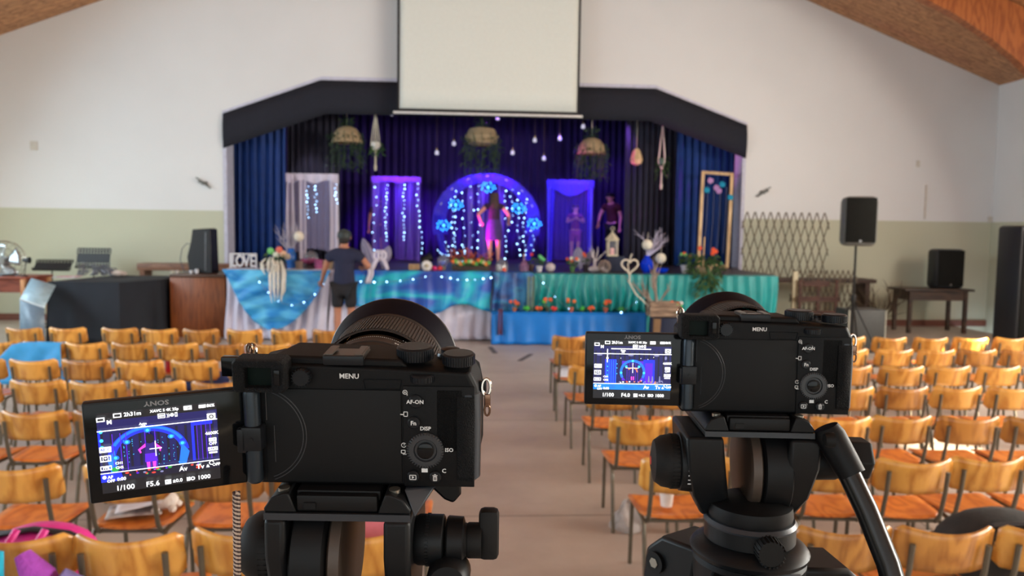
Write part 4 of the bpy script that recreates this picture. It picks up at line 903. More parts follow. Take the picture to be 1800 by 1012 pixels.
# blue vase with white branch tree and two balls
t = thing('branch_vase', 'cobalt vase holding white branches with two white balls, right side', 'branch vase', ground(1137, 480, 12.5)); cob = mat('cobalt_glaze', (10, 60, 220), .2)
m = MB(); m.lathe([(.06, 0), (.10, .07), (.11, .15), (.07, .22), (.04, .25), (.05, .28), (.03, .28)], seg=18); m.build('vase', cob, t)
m = MB()
for d in ((.2, 0, 1), (.7, 0, .8), (1.1, 0, .7), (-.2, 0, .8), (.5, .1, 1.1), (.9, 0, 1)): branch(m, (0, 0, .26), d, .27, .011, 2, .7)
m.build('branches', mat('white_sprayed_branch', (196, 190, 216), .6), t)
for x, z in ((-.02, .46), (.21, .24)): m = MB(); m.ball((x, -.06, z), .088, 16); m.tube([(x, -.06, z+.08), (x+.02, -.03, z+.2)], .003, 4); m.build('paper_ball', mat('ivory_ball', (226, 220, 204), .7), t)
simple('bowl', 'low cobalt bowl right of the cobalt vase', 'bowl', 1162, 12.35, [('bowl', lambda m: m.lathe([(.05, 0), (.10, .03), (.125, .08), (.115, .08), (.05, .02)], seg=18), cob)])
flowerpot(1204, 12.4, .36, 'leafy plant with an orange bloom in a white oval pot', (196, 190, 200), ((orange, 2), ((120, 200, 110), 2)), leaf=60, spread=.10)
t = thing('fern_basket', 'big fern in a basket spilling over the teal cloth with orange blooms', 'fern basket', ground(1237, 480, 12.2))
m = MB(); m.lathe([(.10, 0), (.14, .12), (.13, .12), (.09, .02)], seg=16); m.build('basket', wick, t)
m = MB(); m.tube([(0, 0, .02), (0, 0, .22)], .06, 6); leaves(m, (0, 0, .18), 220, .24, .15, .12, L=.12, wd=.04, droop=.5); m.build('fern', leafm, t); m = MB(); m.tube([(0, -.1, .12), (0, -.26, .1), (0, -.28, -.2)], .02, 5); leaves(m, (0, -.27, .04), 130, .2, .1, .07, L=.12, wd=.04, droop=1, down=.3); m.build('trailing_fronds', leafm, t)
for x, z in ((-.10, .42), (.12, .40), (.11, .34), (.16, .37)): m = MB(); [m.ball((.02*cos(j*1.257), 0, .02*sin(j*1.257)), .02, 6) for j in range(5)]; m.build('bloom', col((236, 90, 44)), t, loc=(x, -.08, z))
m = MB(); m.tube([(-.03, -.05, .1), (-.02, -.05, .6)], .010, 5); m.build('stick', timber, t)
flowerpot(1267, 12.6, .17, 'tiny pot with one pale green bloom by the timber doorway', (70, 60, 60), (((110, 210, 140), 2),), leaf=8, spread=.03)
# heart of wire and driftwood in the crate
YCr = 11.35; zc_ = at(1160, 556, YCr).z
t = thing('draped_stand', 'dark navy draped stool carrying the wooden crate', 'stand', (at(1172, 560, YCr).x, YCr, 0)); m = MB(); m.box((0, 0, zc_/2-.01), (.46, .30, zc_-.02)); m.build('stool', mat('plywood_box', (120, 90, 60), .7), t)
m = MB(); m.grid(lambda u, v: (.26*cos(2*pi*u)*(1+.05*v+.04*v*sin(9*2*pi*u)), .17*sin(2*pi*u)*(1+.05*v+.04*v*sin(9*2*pi*u)), (zc_-.008)-v*(zc_-.03)), 80, 6); m.lathe([(.262, zc_-.008), (.001, zc_-.004)], seg=30, sy=.66, cap=False); m.build('drape', mat('midnight_cloth', (18, 28, 56), .7), t)
t = thing('wooden_crate', 'weathered wooden slatted crate holding driftwood and flowers', 'crate', (at(1166, 545, YCr).x, YCr, zc_+.004)); crm = wood('weathered_plank', (112, 90, 76), (160, 134, 112), .8, 6, (.5, 1, 3), 4)
m = MB()
for k in range(3):
    for s_ in (-1, 1): m.box((0, s_*.13, .04+k*.075), (.46, .014, .066))
    for s_ in (-1, 1): m.box((s_*.223, 0, .04+k*.075), (.014, .244, .066))
m.box((0, 0, .008), (.44, .24, .012)); m.build('slats', crm, t)
m = MB()
for sx in (-1, 1):
    for sy in (-1, 1): m.box((sx*.205, sy*.112, .12), (.02, .02, .21))
m.build('corner_post', crm, t)
dw = thing('driftwood', 'pale forked driftwood branches rising out of the crate', 'driftwood', (at(1155, 545, YCr).x, YCr, zc_+.03)); m = MB()
m.tube([(.05, 0, 0), (0, 0, .18)], .03, 6)
for d, L in (((-.9, 0, .75), .62), ((-.5, 0, 1.1), .7), ((.05, 0, 1), .62), ((-.15, 0, 1.3), .72), ((-.7, 0, .3), .5), ((.3, 0, .8), .4)): branch(m, (0, 0, .12), d, L*.55, .018, 2, .5)
m.build('wood', twig_d, dw)
hc_ = at(1107, 467, YCr); t = thing('wire_heart', 'heart of pale twisted wire held up by the driftwood', 'heart ornament', hc_); m = MB()
hp_ = [(.125*(16*sin(a)**3)/16, 0, .12*(13*cos(a)-5*cos(2*a)-2*cos(3*a)-cos(4*a))/16) for a in [k*2*pi/32 for k in range(33)]]
m.tube(hp_, .014, 6); m.tube([(.03, 0, .18), (-.03, 0, .02), (-.0, 0, -.16)], .010, 5); m.tube([(0, 0, -.13), (.0, 0, -.25), (.1, 0, -.42), (.3, 0, -.60)], .012, 5); m.build('wire', ropem, t)
flowerpot(1190, 11.30, .20, 'small pot of green and orange blooms in the crate', (150, 60, 50), ((orange, 3), ((90, 210, 90), 3), ((230, 220, 220), 1)), z=zc_+.02, leaf=20, spread=.08)
# little pots along the low plinth
for px, h, pc, bl, lb in ((905, .17, pot_terra, ((orange, 4),), 'terracotta pot with orange blooms at the left end of the low plinth'), (926, .08, (60, 130, 60), (((80, 200, 80), 4),), 'low clump of bright green blooms on the low plinth'),
    (948, .07, pot_terra, ((orange, 3),), 'low orange bloom clump between green clump and dark pot'), (963, .21, (50, 60, 44), ((orange, 5), ((90, 190, 70), 3)), 'dark pot with orange and green blooms on the low plinth'),
    (975, .07, (200, 70, 50), ((red_, 3),), 'low cluster of red blooms right of the dark pot'), (1005, .20, (186, 92, 62), (((236, 120, 60), 3),), 'terracotta cup with pale orange blooms at plinth middle'),
    (1026, .07, (60, 110, 50), (((80, 200, 80), 2),), 'small green sprig between the two terracotta cups'), (1040, .08, (200, 80, 50), ((orange, 4),), 'low clump of deep orange blooms on the low plinth'), (1066, .20, (170, 86, 60), ((orange, 4), ((90, 190, 70), 1)), 'terracotta cup with orange blooms right of the orange clump'), (1092, .07, (60, 100, 50), (((60, 150, 70), 3),), 'dark green sprig at the right end of the low plinth')):
    flowerpot(px, 11.80, h, lb, pc, bl, z=PZ, leaf=10, spread=min(.06, h*.4))
# garlands
def garland(px, pyt, pyb, Y, label, mm, n=26, w_=.028):
    a, c = at(px, pyt, Y), at(px, pyb, Y); t = thing('leaf_garland', label, 'garland', a); H = a.z-c.z
    m = MB(); m.tube([(0, 0, 0), (.02, 0, -H*.5), (0, 0, -H)], .008, 5)
    for k in range(n):
        z = -H*k/n
        for s_ in (-1, 1): p = Vector((0, 0, z)); m.mesh([p, p+Vector((s_*w_*.5, -.01, .012)), p+Vector((s_*w_, -.016, -.02)), p+Vector((s_*w_*.5, -.01, -.03))], [(0, 1, 2, 3)])
    m.build('leaves', mm, t)
garland(930, 486, 548, 11.84, 'silver leaf garland hanging over the blue and teal cloths, left strand', mat('silver_leaf', (96, 116, 100), .4, .2)); garland(937, 486, 548, 11.84, 'silver leaf garland hanging over the blue and teal cloths, right strand', MATS['silver_leaf'])
garland(880, 543, 588, 11.66, 'dark red leaf garland hanging down the blue plinth', mat('dark_red_leaf', (80, 30, 60), .7), 18, .04)
for a, b2, lb in (((450, 486), (575, 490), 'fairy light strand sagging over the blue swag'), ((600, 492), (760, 484), 'fairy light strand along the top of the tie-dyed cloth'), ((770, 484), (870, 486), 'fairy light strand at the top centre of the stage front'), ((945, 484), (1130, 520), 'fairy light strand draped over the teal cloth')):
    p0, p1 = at(*a, 11.74), at(*b2, 11.74); n = 8; sag = .42 if a[0] == 450 else (.5 if a[0] == 945 else .06)
    strand([p0.lerp(p1, k/n)-Vector((0, 0, sag*4*(k/n)*(1-k/n))) for k in range(n+1)], 7, lb, 'fairy light strands on the stage front', jit=.01)

# ------------------------------------------------------------ left of the stage
blackcl = mat('black_tablecloth', (24, 30, 40), .8, var=.15, scale=4)
ZTb = .93; A_ = [at(90, 500, 11.6), at(215, 497, 11.6), at(289, 488, 12.25)]
pts_t = [Vector((A_[0].x, 11.55, 0)), Vector((A_[1].x, 11.5, 0)), Vector((A_[2].x-.04, 12.15, 0)), Vector((A_[2].x-.04, 13.1, 0)), Vector((A_[0].x+.25, 13.1, 0))]
t = thing('cloth_covered_table', 'long table under a black cloth left of the wooden counter', 'table', (A_[1].x, 12.3, 0)); O_ = Vector((A_[1].x, 12.3, 0)); q = [p-O_ for p in pts_t]
m = MB(); cen = sum(q, Vector())/5; qq = [cen+(p-cen)*.9 for p in q]; m.mesh([(p.x, p.y, ZTb-.03) for p in qq]+[(p.x, p.y, ZTb-.01) for p in qq], [(0, 1, 2, 3, 4), (9, 8, 7, 6, 5)]+[(k, k+5, (k+1) % 5+5, (k+1) % 5) for k in range(5)], False); m.build('table_top', timber, t)
for k in (0, 1, 3, 4): m = MB(); p = cen+(q[k]-cen)*.85; m.box((p.x, p.y, (ZTb-.03)/2), (.05, .05, ZTb-.03)); m.build('leg', timber, t)
def peri(u):
    s_ = u*5; k = int(s_) % 5; return q[k].lerp(q[(k+1) % 5], s_-int(s_)) if u < 1 else q[0]
m = MB()
def tc_(u, v):
    p = peri(u)
    if v < .2: w2 = cen+(p-cen)*(.02+.98*v/.2); return (w2.x, w2.y, ZTb+.004)
    r_ = (v-.2)/.8; d = (p-cen).normalized(); w2 = p+d*(.02+.05*r_*(.5+.5*sin(70*u+3*sin(13*u)))); return (w2.x, w2.y, ZTb+.004-(ZTb-.03)*r_)
m.grid(tc_, 160, 14); m.build('cloth', blackcl, t, thick=.005)
ctr = wood('red_brown_veneer', (122, 62, 24), (160, 88, 40), .4, 5, (4, 4, .25), 5)
xa, xb = at(296, 480, 12.3).x, at(396, 480, 12.3).x; t = thing('wooden_counter', 'red-brown veneered wooden counter between black table and stage', 'counter', ((xa+xb)/2, 12.75, 0)); cw = (xb-xa)-.02; ZC = 1.0
m = MB(); m.box((0, 0, (ZC-.05)/2), (cw, .85, ZC-.05), bev=.005); m.build('body', ctr, t); m = MB(); m.box((0, 0, ZC-.024), (cw+.0, .9, .045), bev=.005); m.build('worktop', mat('dark_counter_top', (84, 58, 44), .35), t)
xa2 = at(242, 470, 13.6).x; t = thing('back_bench', 'brown wooden bench behind the counter against the wall', 'bench', ((xa2+xb)/2, 13.75, 0)); m = MB(); m.box((0, 0, 1.04), (xb-xa2, .4, .12), bev=.01); m.build('top', wood('bench_wood', (110, 70, 50), (140, 96, 70), .5, 4, (.4, 2, 2), 4), t)
for s_ in (-1, 1): m = MB(); m.box((s_*(xb-xa2)/2*.92, 0, .49), (.08, .34, .98)); m.build('leg', MATS['bench_wood'], t)
# wedge loudspeaker on the counter
p = at(353, 479, 12.7); t = thing('loudspeaker', 'black wedge loudspeaker standing upright on the wooden counter', 'loudspeaker', (p.x+.02, 12.75, ZC)); cab = mat('black_speaker_cabinet', (22, 25, 30), .5, bump=.15, bscale=200)
m = MB(); m.prism([(-.16, 0), (.20, 0), (.19, .28), (.18, .70), (.15, .72), (-.10, .70), (-.13, .5), (-.19, .26)], .36, Matrix.Translation((0, -.18, 0))); m.build('cabinet', cab, t, bevel=.012)
m = MB(); m.tube([(.10, -.185, .04), (.11, -.19, .66)], .008, 6); m.build('trim_strip', mat('grey_metal', (130, 134, 140), .4, .6), t)
m = MB(); m.tube([(-.16, 0, .45), (-.25, -.02, .47), (-.33, 0, .38), (-.36, 0, .2), (-.30, 0, .012), (-.2, -.05, .012)], .006, 5); m.build('cable', mat('blue_black_cable', (40, 46, 80), .5), t)
# two perforated music stands, tinsel, papers
def mstand(px, Y, w_, h_, label, tilt, zb_):
    t = thing('music_stand', label, 'music stand', (at(px, 480, Y).x, Y, 0)); mm = mat('black_steel_sheet', (20, 21, 24), .5)
    m = MB(); m.M = Matrix.Translation((0, 0, zb_)) @ Matrix.Rotation(-tilt, 4, 'X'); rows = 7; colsn = 11
    # sheet with rows of holes
    for i in range(rows*2+1):
        z = h_*(i+.5)/(rows*2+1)
        if i % 2 == 0 or 3 < i < rows*2-3: m.box((0, 0, z), (w_, .004, h_/(rows*2+1)))
        else:
            for j in range(colsn+1): m.box((-w_/2+w_*(j+.0)/colsn*1.0, 0, z), (w_/colsn*.5, .004, h_/(rows*2+1)))
    m.box((0, -.025, 0), (w_, .05, .006)); m.box((0, -.05, .01), (w_, .004, .03)); m.build('desk', mm, t)
    m = MB(); m.tube([(0, .03, zb_+.05), (0, .03, .12)], .011, 8); m.build('pole', mm, t)
    for k in range(3): m = MB(); a = k*2.094+.5; m.tube([(0, .03, .2), (.14*cos(a), .03+.14*sin(a), .1), (.3*cos(a), .03+.3*sin(a), .012)], .009, 6); m.build('leg', mm, t)
mstand(90, 13.35, .60, .24, 'low black perforated music stand at the left of the black table', .7, .97); mstand(163, 13.7, .56, .36, 'taller black perforated music stand behind the tinsel heap', .25, 1.0)
t = thing('tinsel_heap', 'heap of grey tinsel and cables on the black table', 'tinsel', (at(170, 480, 12.6).x, 12.6, ZTb+.01)); m = MB()
for k in range(26):
    a = random.uniform(-1, 1); m.tube([(a*.3, random.uniform(-.1, .1), .012), (a*.22+random.uniform(-.1, .1), random.uniform(-.1, .1), random.uniform(.08, .34)*(1-abs(a)*.6)), (a*.2+random.uniform(-.12, .12), random.uniform(-.1, .1), random.uniform(.04, .2)), (a*.32, random.uniform(-.1, .1), .012)], .009, 4)
m.build('tinsel', mat('grey_tinsel', (128, 130, 140), .4, .4), t)
t = thing('paper_pile', 'white and red printed sheets on the black table, left end', 'papers', (at(122, 485, 12.3).x, 12.2, ZTb+.006)); m = MB(); m.box((0, 0, .006), (.34, .22, .012)); m.build('sheet', mat('white_print', (206, 200, 214), .7), t); m = MB(); m.box((.05, .01, .0165), (.30, .2, .008), (0, 0, .2)); m.build('sheet', dye('red_print', [(216, 206, 216), (206, 80, 90), (222, 214, 220)], 9), t)
t = thing('tissue_packet', 'crumpled cream tissue on the black table right of tinsel', 'tissue', (at(207, 483, 12.6).x, 12.6, ZTb+.01)); m = MB(); m.ball((0, 0, .05), .07, 8, (1.5, 1, .7)); m.ball((.09, .02, .04), .05, 7, (1.1, 1, .7)); m.build('tissue', mat('cream_tissue', (206, 190, 178), .9, bump=.8), t)
for k, (px, c) in enumerate(((290, (190, 186, 170)), (311, (200, 196, 190)), (336, (214, 214, 220)), (346, (226, 226, 232)))): simple('candle_cup', 'small pale cup on the wooden counter, %s' % ['leftmost', 'second from left', 'beside the loudspeaker foot', 'tallest'][k], 'cup', max(px, 303), 12.42+.03*k, [('cup', lambda m, k=k: m.lathe([(.025, 0), (.032, .05+.02*(k == 3)), (.027, .05+.02*(k == 3)), (.02, .01)], seg=12), col(c))], z=ZC)
# silver fan on a wooden table at the far left
tw = wood('light_table_leg', (186, 128, 84), (214, 160, 112), .5, 4, (2, 2, .4), 4); tr = wood('red_table_apron', (112, 52, 38), (140, 72, 52), .45, 4, (.4, 2, 2), 4)
YT = 11.3; xr_ = at(46, 490, YT).x; t = thing('wooden_table', 'wooden table with red-brown apron under the silver fan', 'table', (xr_-.55, YT+.35, 0)); ZT2 = at(46, 487, YT).z
m = MB(); m.box((0, 0, ZT2-.015), (1.1, .74, .03), bev=.004); m.build('table_top', tr, t); m = MB(); m.box((0, 0, ZT2-.13), (.98, .62, .19)); m.build('apron', tr, t)
for sx in (-1, 1):
    for sy in (-1, 1): m = MB(); m.box((sx*.50, sy*.325, (ZT2-.03)/2), (.06, .06, ZT2-.032)); m.build('leg', tw, t)
fp = at(8, 458, YT+.3); t = thing('electric_fan', 'round silver desk fan at the left edge of the picture', 'fan', (fp.x, YT+.3, ZT2)); sil = mat('brushed_silver', (170, 178, 182), .25, .85); R0 = .29; hz = fp.z-ZT2
m = MB(); [m.tube([(R0*r_*cos(a), y, hz+R0*r_*sin(a)) for a in [k*pi/14 for k in range(29)]], .004, 4) for r_, y in ((1, 0), (.97, -.05), (.7, -.07), (.4, -.08), (.97, .05))]
for k in range(24): a = k*pi/12; m.tube([(.05*cos(a), -.08, hz+.05*sin(a)), (R0*.7*cos(a), -.07, hz+R0*.7*sin(a)), (R0*cos(a), 0, hz+R0*sin(a))], .002, 4)
m.build('cage', sil, t)
for k in range(4): m = MB(); a0_ = k*pi/2+.3; m.grid(lambda u, v: ((.05+.2*v)*cos(a0_+(u-.5)*(1.15)), -.02+.05*(u-.5), hz+(.05+.2*v)*sin(a0_+(u-.5)*(1.15))), 6, 4); m.build('blade', sil, t, thick=.003)
m = MB(); m.lathe([(.05, -.09), (.06, -.04), (.06, .12), (.03, .14)], (0, 0, hz), 'Y', 16); m.build('motor', sil, t); m = MB(); m.tube([(0, .06, hz), (0, .06, .03)], .02, 8); m.lathe([(.16, 0), (.15, .02), (.03, .04)], (0, .05, 0), seg=20); m.build('base', mat('dark_fan_base', (50, 54, 58), .4), t)
t = thing('desk_lamp', 'small black clip lamp beside the silver fan', 'lamp', (at(46, 475, YT+.15).x-.03, YT+.15, ZT2)); m = MB(); m.lathe([(.05, 0), (.045, .015), (.01, .02)], seg=12); m.tube([(0, 0, .01), (.02, 0, .10), (.03, 0, .2)], .006, 6); m.build('stem', cab, t); m = MB(); m.lathe([(.02, -.05), (.05, .05), (.045, .05)], (.035, 0, .235), 'X', 12); m.build('shade', cab, t)
# pale folding board
YBd = 10.9; t = thing('folded_board', 'pale blue plastic board leaning off the left end of the black table', 'board', at(66, 560, YBd)-Vector((0, 0, at(66, 560, YBd).z))); bm_ = mat('pale_blue_plastic', (170, 200, 216), .3, alpha=.92); o0 = t.location
P4 = [at(35, 525, YBd)-o0, at(78, 540, YBd)-o0, at(98, 502, YBd+.45)-o0, at(55, 489, YBd+.45)-o0]; m = MB(); m.mesh(P4, [(0, 1, 2, 3)]); m.build('top_panel', bm_, t, thick=.012)
b0, b1 = Vector((P4[0].x-.02, 0, 0.005)), Vector((P4[1].x-.02, .02, 0.005)); m = MB(); m.mesh([P4[0]+Vector((0, 0, -.01)), P4[1]+Vector((0, 0, -.01)), b1, b0], [(0, 1, 2, 3)]); m.build('front_panel', mat('grey_plastic', (110, 130, 148), .35), t, thick=.012)
m = MB(); m.tube([P4[0], P4[1]], .012, 6); m.build('edge', mat('white_edge', (214, 226, 232), .4), t)

# ------------------------------------------------------------ fittings on the walls
def wallfit(px, py, label, left):
    p = at(px, py, WYB); t = thing('wall_bracket', label, 'wall bracket', (p.x, WYB, p.z)); gm = mat('grey_galvanised', (120, 122, 118), .5, .3)  # plain metal bracket with arms, holds no lamp
    m = MB(); m.box((0, -.012, 0), (.10, .024, .06)); m.build('plate', gm, t); m = MB(); s_ = -1 if left else 1
    m.tube([(-.12*s_, -.06, -.09), (0, -.05, 0), (.13*s_, -.08, .10)], [.014, .02, .012], 6); m.tube([(-.08*s_, -.05, -.04), (.10*s_, -.05, .03)], .016, 6); m.build('arm', gm, t)
wallfit(360, 322, 'small grey wall bracket left of the arch', 1); wallfit(1340, 338, 'small grey wall bracket above the lattice, right of arch', 0)
def wbox(px, py, w_, h_, name, label, cat, d=.03):
    p = at(px, py, WYB); o = MB().box((0, 0, 0), (w_, d, h_), bev=.004).build(name, mat('off_white_plastic', (206, 200, 190), .5), loc=(p.x, WYB-d/2-.001, p.z)); tag(o, label, cat)
wbox(1613, 288, .06, .12, 'sensor_box', 'small off-white sensor box high on the wall right of the arch', 'sensor'); wbox(1626, 355, .025, .66, 'cable_conduit', 'thin white cable conduit running down to the dado line', 'conduit'); wbox(1741, 386, .12, .12, 'junction_box', 'small junction box in the right-hand corner of the wall', 'junction box')
wbox(60, 256, .13, .16, 'blank_plate', 'faint square cover plate high on the left wall', 'cover plate', .012)

# ------------------------------------------------------------ right of the stage
dkw = wood('dark_bench_wood', (52, 38, 36), (76, 58, 52), .6, 4, (.4, 2, 2), 4)
wil = wood('willow_lath', (78, 70, 58), (120, 108, 90), .7, 5, (2, 2, .5), 6)
def lattice(pxl_, pxr_, pyt_, pyb_, Y, label, n, lo=0, name='lattice_screen', mm=None):
    a, c = at(pxl_, pyt_, Y), at(pxr_, pyb_, Y); x0, x1, z1 = a.x, c.x, a.z; z0 = lo; W_ = x1-x0; H = z1-z0
    t = thing(name, label, 'lattice', ((x0+x1)/2, Y, z0)); m = MB(); sp = W_/n; run = 4.4*sp; ns = 3
    for s_ in (-1, 1):
        for k in range(-5, n+5):
            for j in (0,):
                xa_, xb_ = -W_/2+k*sp, -W_/2+k*sp+s_*H*.30*1.0
                # clip to the sides
                u0, u1 = 0, 1; dx = xb_-xa_
                if dx:
                    ua, ub = (-W_/2-.02-xa_)/dx, (W_/2+.02-xa_)/dx; lo_, hi_ = min(ua, ub), max(ua, ub); u0, u1 = max(0, lo_), min(1, hi_)
                if u1-u0 > .08: m.tube([(xa_+dx*u0, s_*.008, H*u0), (xa_+dx*(u0+u1)/2, s_*.012, H*(u0+u1)/2), (xa_+dx*u1, s_*.008, H*u1)], .011, 5)
    m.build('laths', mm or wil, t); return t
lattice(1307, 1452, 372, 478, 13.75, 'expanding willow lattice screen standing right of the stage arch', 11, .95)
xl_, xr2 = at(1368, 487, 13.6).x, at(1500, 487, 13.6).x
t = thing('side_bench', 'low brown timber bench behind the lattice, right of the stage', 'bench', ((xl_+xr2)/2, 13.85, 0)); m = MB(); m.box((0, 0, .915), (xr2-xl_+.9, .5, .07), bev=.01); m.build('top', dkw, t)
for s_ in (-1, 1): m = MB(); m.box((s_*(xr2-xl_+.6)/2, 0, .44), (.08, .44, .88)); m.build('leg', dkw, t)
lattice(1392, 1500, 474, 590, 12.9, 'lower willow fence panel with cream post beside the teal cloth', 12, .02)
x0_ = at(1398, 480, 12.8).x; t = thing('cream_post', 'cream painted fence post left of the pallet', 'post', (x0_, 12.8, 0)); m = MB(); m.box((0, 0, .56), (.09, .05, 1.12), bev=.004); m.build('post', mat('cream_post_paint', (190, 180, 150), .6), t)
t = thing('pallet', 'dark brown pallet boards leaning on the lower fence panel', 'pallet', ((at(1402, 500, 12.7).x+at(1478, 500, 12.7).x)/2, 12.7, 0)); pw = at(1478, 500, 12.7).x-at(1402, 500, 12.7).x; pm_ = wood('dark_pallet', (58, 38, 34), (84, 58, 50), .8, 4, (.5, 2, 2), 4); m = MB()
for z in (.92, .66, .42, .2): m.box((-.05 if z > .9 else 0, 0, z), (pw*(.6 if z > .9 else 1), .02, .085))
for x in (-.42, 0, .42): m.box((x*pw, .02, .5), (.05, .03, .98))
m.build('boards', pm_, t)
t = thing('amplifier_case', 'black flight case on the floor between camera and chairs, right', 'case', (at(1512, 570, 11.2).x, 11.2, 0)); m = MB(); m.box((0, 0, .33), (.60, .4, .64), bev=.02); m.build('case', mat('dark_grey_case', (52, 52, 50), .6), t); m = MB(); m.box((.28, -.20, .33), (.02, .012, .62)); m.box((-.28, -.20, .33), (.02, .012, .62)); m.build('edge_strip', mat('steel_edge', (150, 146, 134), .4, .7), t)
t = thing('dry_branches', 'dry branches standing behind the black flight case', 'branches', (at(1545, 560, 12.5).x, 12.5, 0)); m = MB(); m.tube([(0, 0, 0), (0, 0, .3)], .03, 6)
for k in range(9): branch(m, (0, 0, .25), (random.uniform(-.7, .7), .1, 1), .42, .012, 2, .6)
m.build('twigs', mat('brown_twig', (74, 58, 42), .8), t)
def pa(px, pyc, w_, h_, dp, Y, z, label, grille, body, rz, white=False):
    p = at(px, pyc, Y); t = thing('loudspeaker', label, 'loudspeaker', (p.x, Y, z), rz)
    m = MB(); m.box((0, 0, h_/2), (w_, dp, h_), bev=min(.07, w_*.18)); m.build('cabinet', body, t)
    m = MB(); m.box((0, -dp/2-.004, h_*.52), (w_*.88, .02, h_*.9), bev=.009); m.build('grille', grille, t)
    m = MB(); m.lathe([(.018, -dp/2-.018), (.018, -dp/2-.012)], (0, 0, h_*.1), 'Y', 12); m.build('badge', mat('silver_badge', (150, 150, 150), .3, .8), t); return t
blk = mat('black_grille', (26, 26, 24), .8, spec=.1, bump=.4, bscale=300); dkt = wood('dark_stained_wood', (48, 34, 28), (74, 54, 42), .5, 4, (.4, 2, 2), 4)
YSp = 10.4; p = at(1507, 432, YSp)
pa(1507, 432, .44, .68, .36, YSp, p.z, 'black loudspeaker with pale side on tripod stand right of stage', blk, mat('grey_speaker_shell', (96, 96, 92), .5), -.30)
t = thing('speaker_stand', 'black tripod stand under the pale sided loudspeaker', 'speaker stand', (p.x-.02, YSp+.0, 0)); stm = mat('black_stand_tube', (30, 28, 26), .45, .4); m = MB(); m.tube([(0, 0, p.z-.002), (0, 0, .85)], .017, 8); m.tube([(0, 0, .9), (0, 0, .25)], .022, 8); m.build('pole', stm, t); m = MB(); m.lathe([(.03, .82), (.035, .86), (.03, .92)], seg=12); m.build('collar', stm, t)
for k in range(3): a = k*2.094+.9; m = MB(); m.tube([(.03*cos(a), .03*sin(a), .78), (.55*cos(a), .55*sin(a), .012)], .011, 6); m.build('leg', stm, t)
ZB = at(1660, 507, 13.5).z
xa_, xb_ = at(1590, 510, 13.5).x, at(1692, 510, 13.5).x; t = thing('wooden_table', 'dark wooden table against the back wall under a black loudspeaker', 'table', ((xa_+xb_)/2, 13.6, 0)); m = MB(); m.box((0, 0, ZB-.02), (xb_-xa_+.2, .6, .04), bev=.004); m.build('table_top', dkt, t); m = MB(); m.box((0, 0, ZB-.13), (xb_-xa_, .5, .16)); m.build('apron', dkt, t)
for sx in (-1, 1):
    for sy in (-1, 1): m = MB(); m.box((sx*((xb_-xa_)/2-.03), sy*.24, (ZB-.04)/2), (.06, .06, ZB-.044)); m.build('leg', dkt, t)
pa(1660, 507, .54, .72, .34, 13.6, ZB, 'black square loudspeaker standing on the dark table by the wall', blk, cab, 0)
t = thing('loudspeaker', 'tall black loudspeaker column cut by the right edge of the picture', 'loudspeaker', (at(1802, 500, 10.6).x, 10.6, 0)); m = MB(); m.box((0, 0, .96), (.58, .5, 1.92), bev=.05); m.build('cabinet', cab, t); m = MB(); m.box((0, -.255, 1.0), (.5, .02, 1.7), bev=.008); m.build('grille', blk, t)
# ------------------------------------------------------------ the two mirrorless cameras on video tripods
k_ = .001
bodym = mat('camera_black_magnesium', (9, 9, 11), .55, spec=.18, bump=.12, bscale=2500, var=.05)
rubber = mat('camera_grip_rubber', (14, 15, 17), .7, spec=.2, bump=.5, bscale=1400, var=.05)
satin = mat('camera_satin_black', (20, 22, 26), .35, spec=.22, var=.04)
gloss = mat('black_gloss_plastic', (10, 11, 13), .12, spec=.22, var=.02)
hoodm = mat('lens_hood_black', (5, 6, 18), .6, spec=.08, var=.05)
barrel = mat('lens_barrel_black', (48, 42, 40), .45, spec=.22, var=.05)
recess = mat('camera_recess_black', (11, 12, 14), .6, spec=.22, var=.04)
printw = mat('white_print_ink', (215, 215, 215), .6, var=.02, emit=(255, 255, 255), es=0.0)
printg = mat('grey_print_ink', (120, 120, 122), .6, var=.02)
chrome = mat('chrome_ring', (190, 180, 170), .15, 1, .03)
XF = Matrix.Rotation(pi/2, 4, 'X')                                  # lettering lies in the x-z plane, facing the viewer
SCR = dict(black=(4, 4, 14), navy=(10, 9, 78), deep=(6, 5, 34), blue=(20, 40, 235), azure=(20, 110, 255), cyan=(60, 200, 255), violet=(80, 20, 200), mag=(220, 60, 200), skin=(196, 84, 150), dress=(36, 16, 110), white=(255, 255, 255), red=(214, 60, 50), green=(30, 150, 60), teal=(10, 120, 220), grey=(120, 120, 160), orange=(236, 130, 60))
SM = {}
def scol(n, s=1.5):
    if n not in SM: SM[n] = emis('lcd_'+n, SCR[n], s if n != 'white' else 1.9)
    return SM[n]
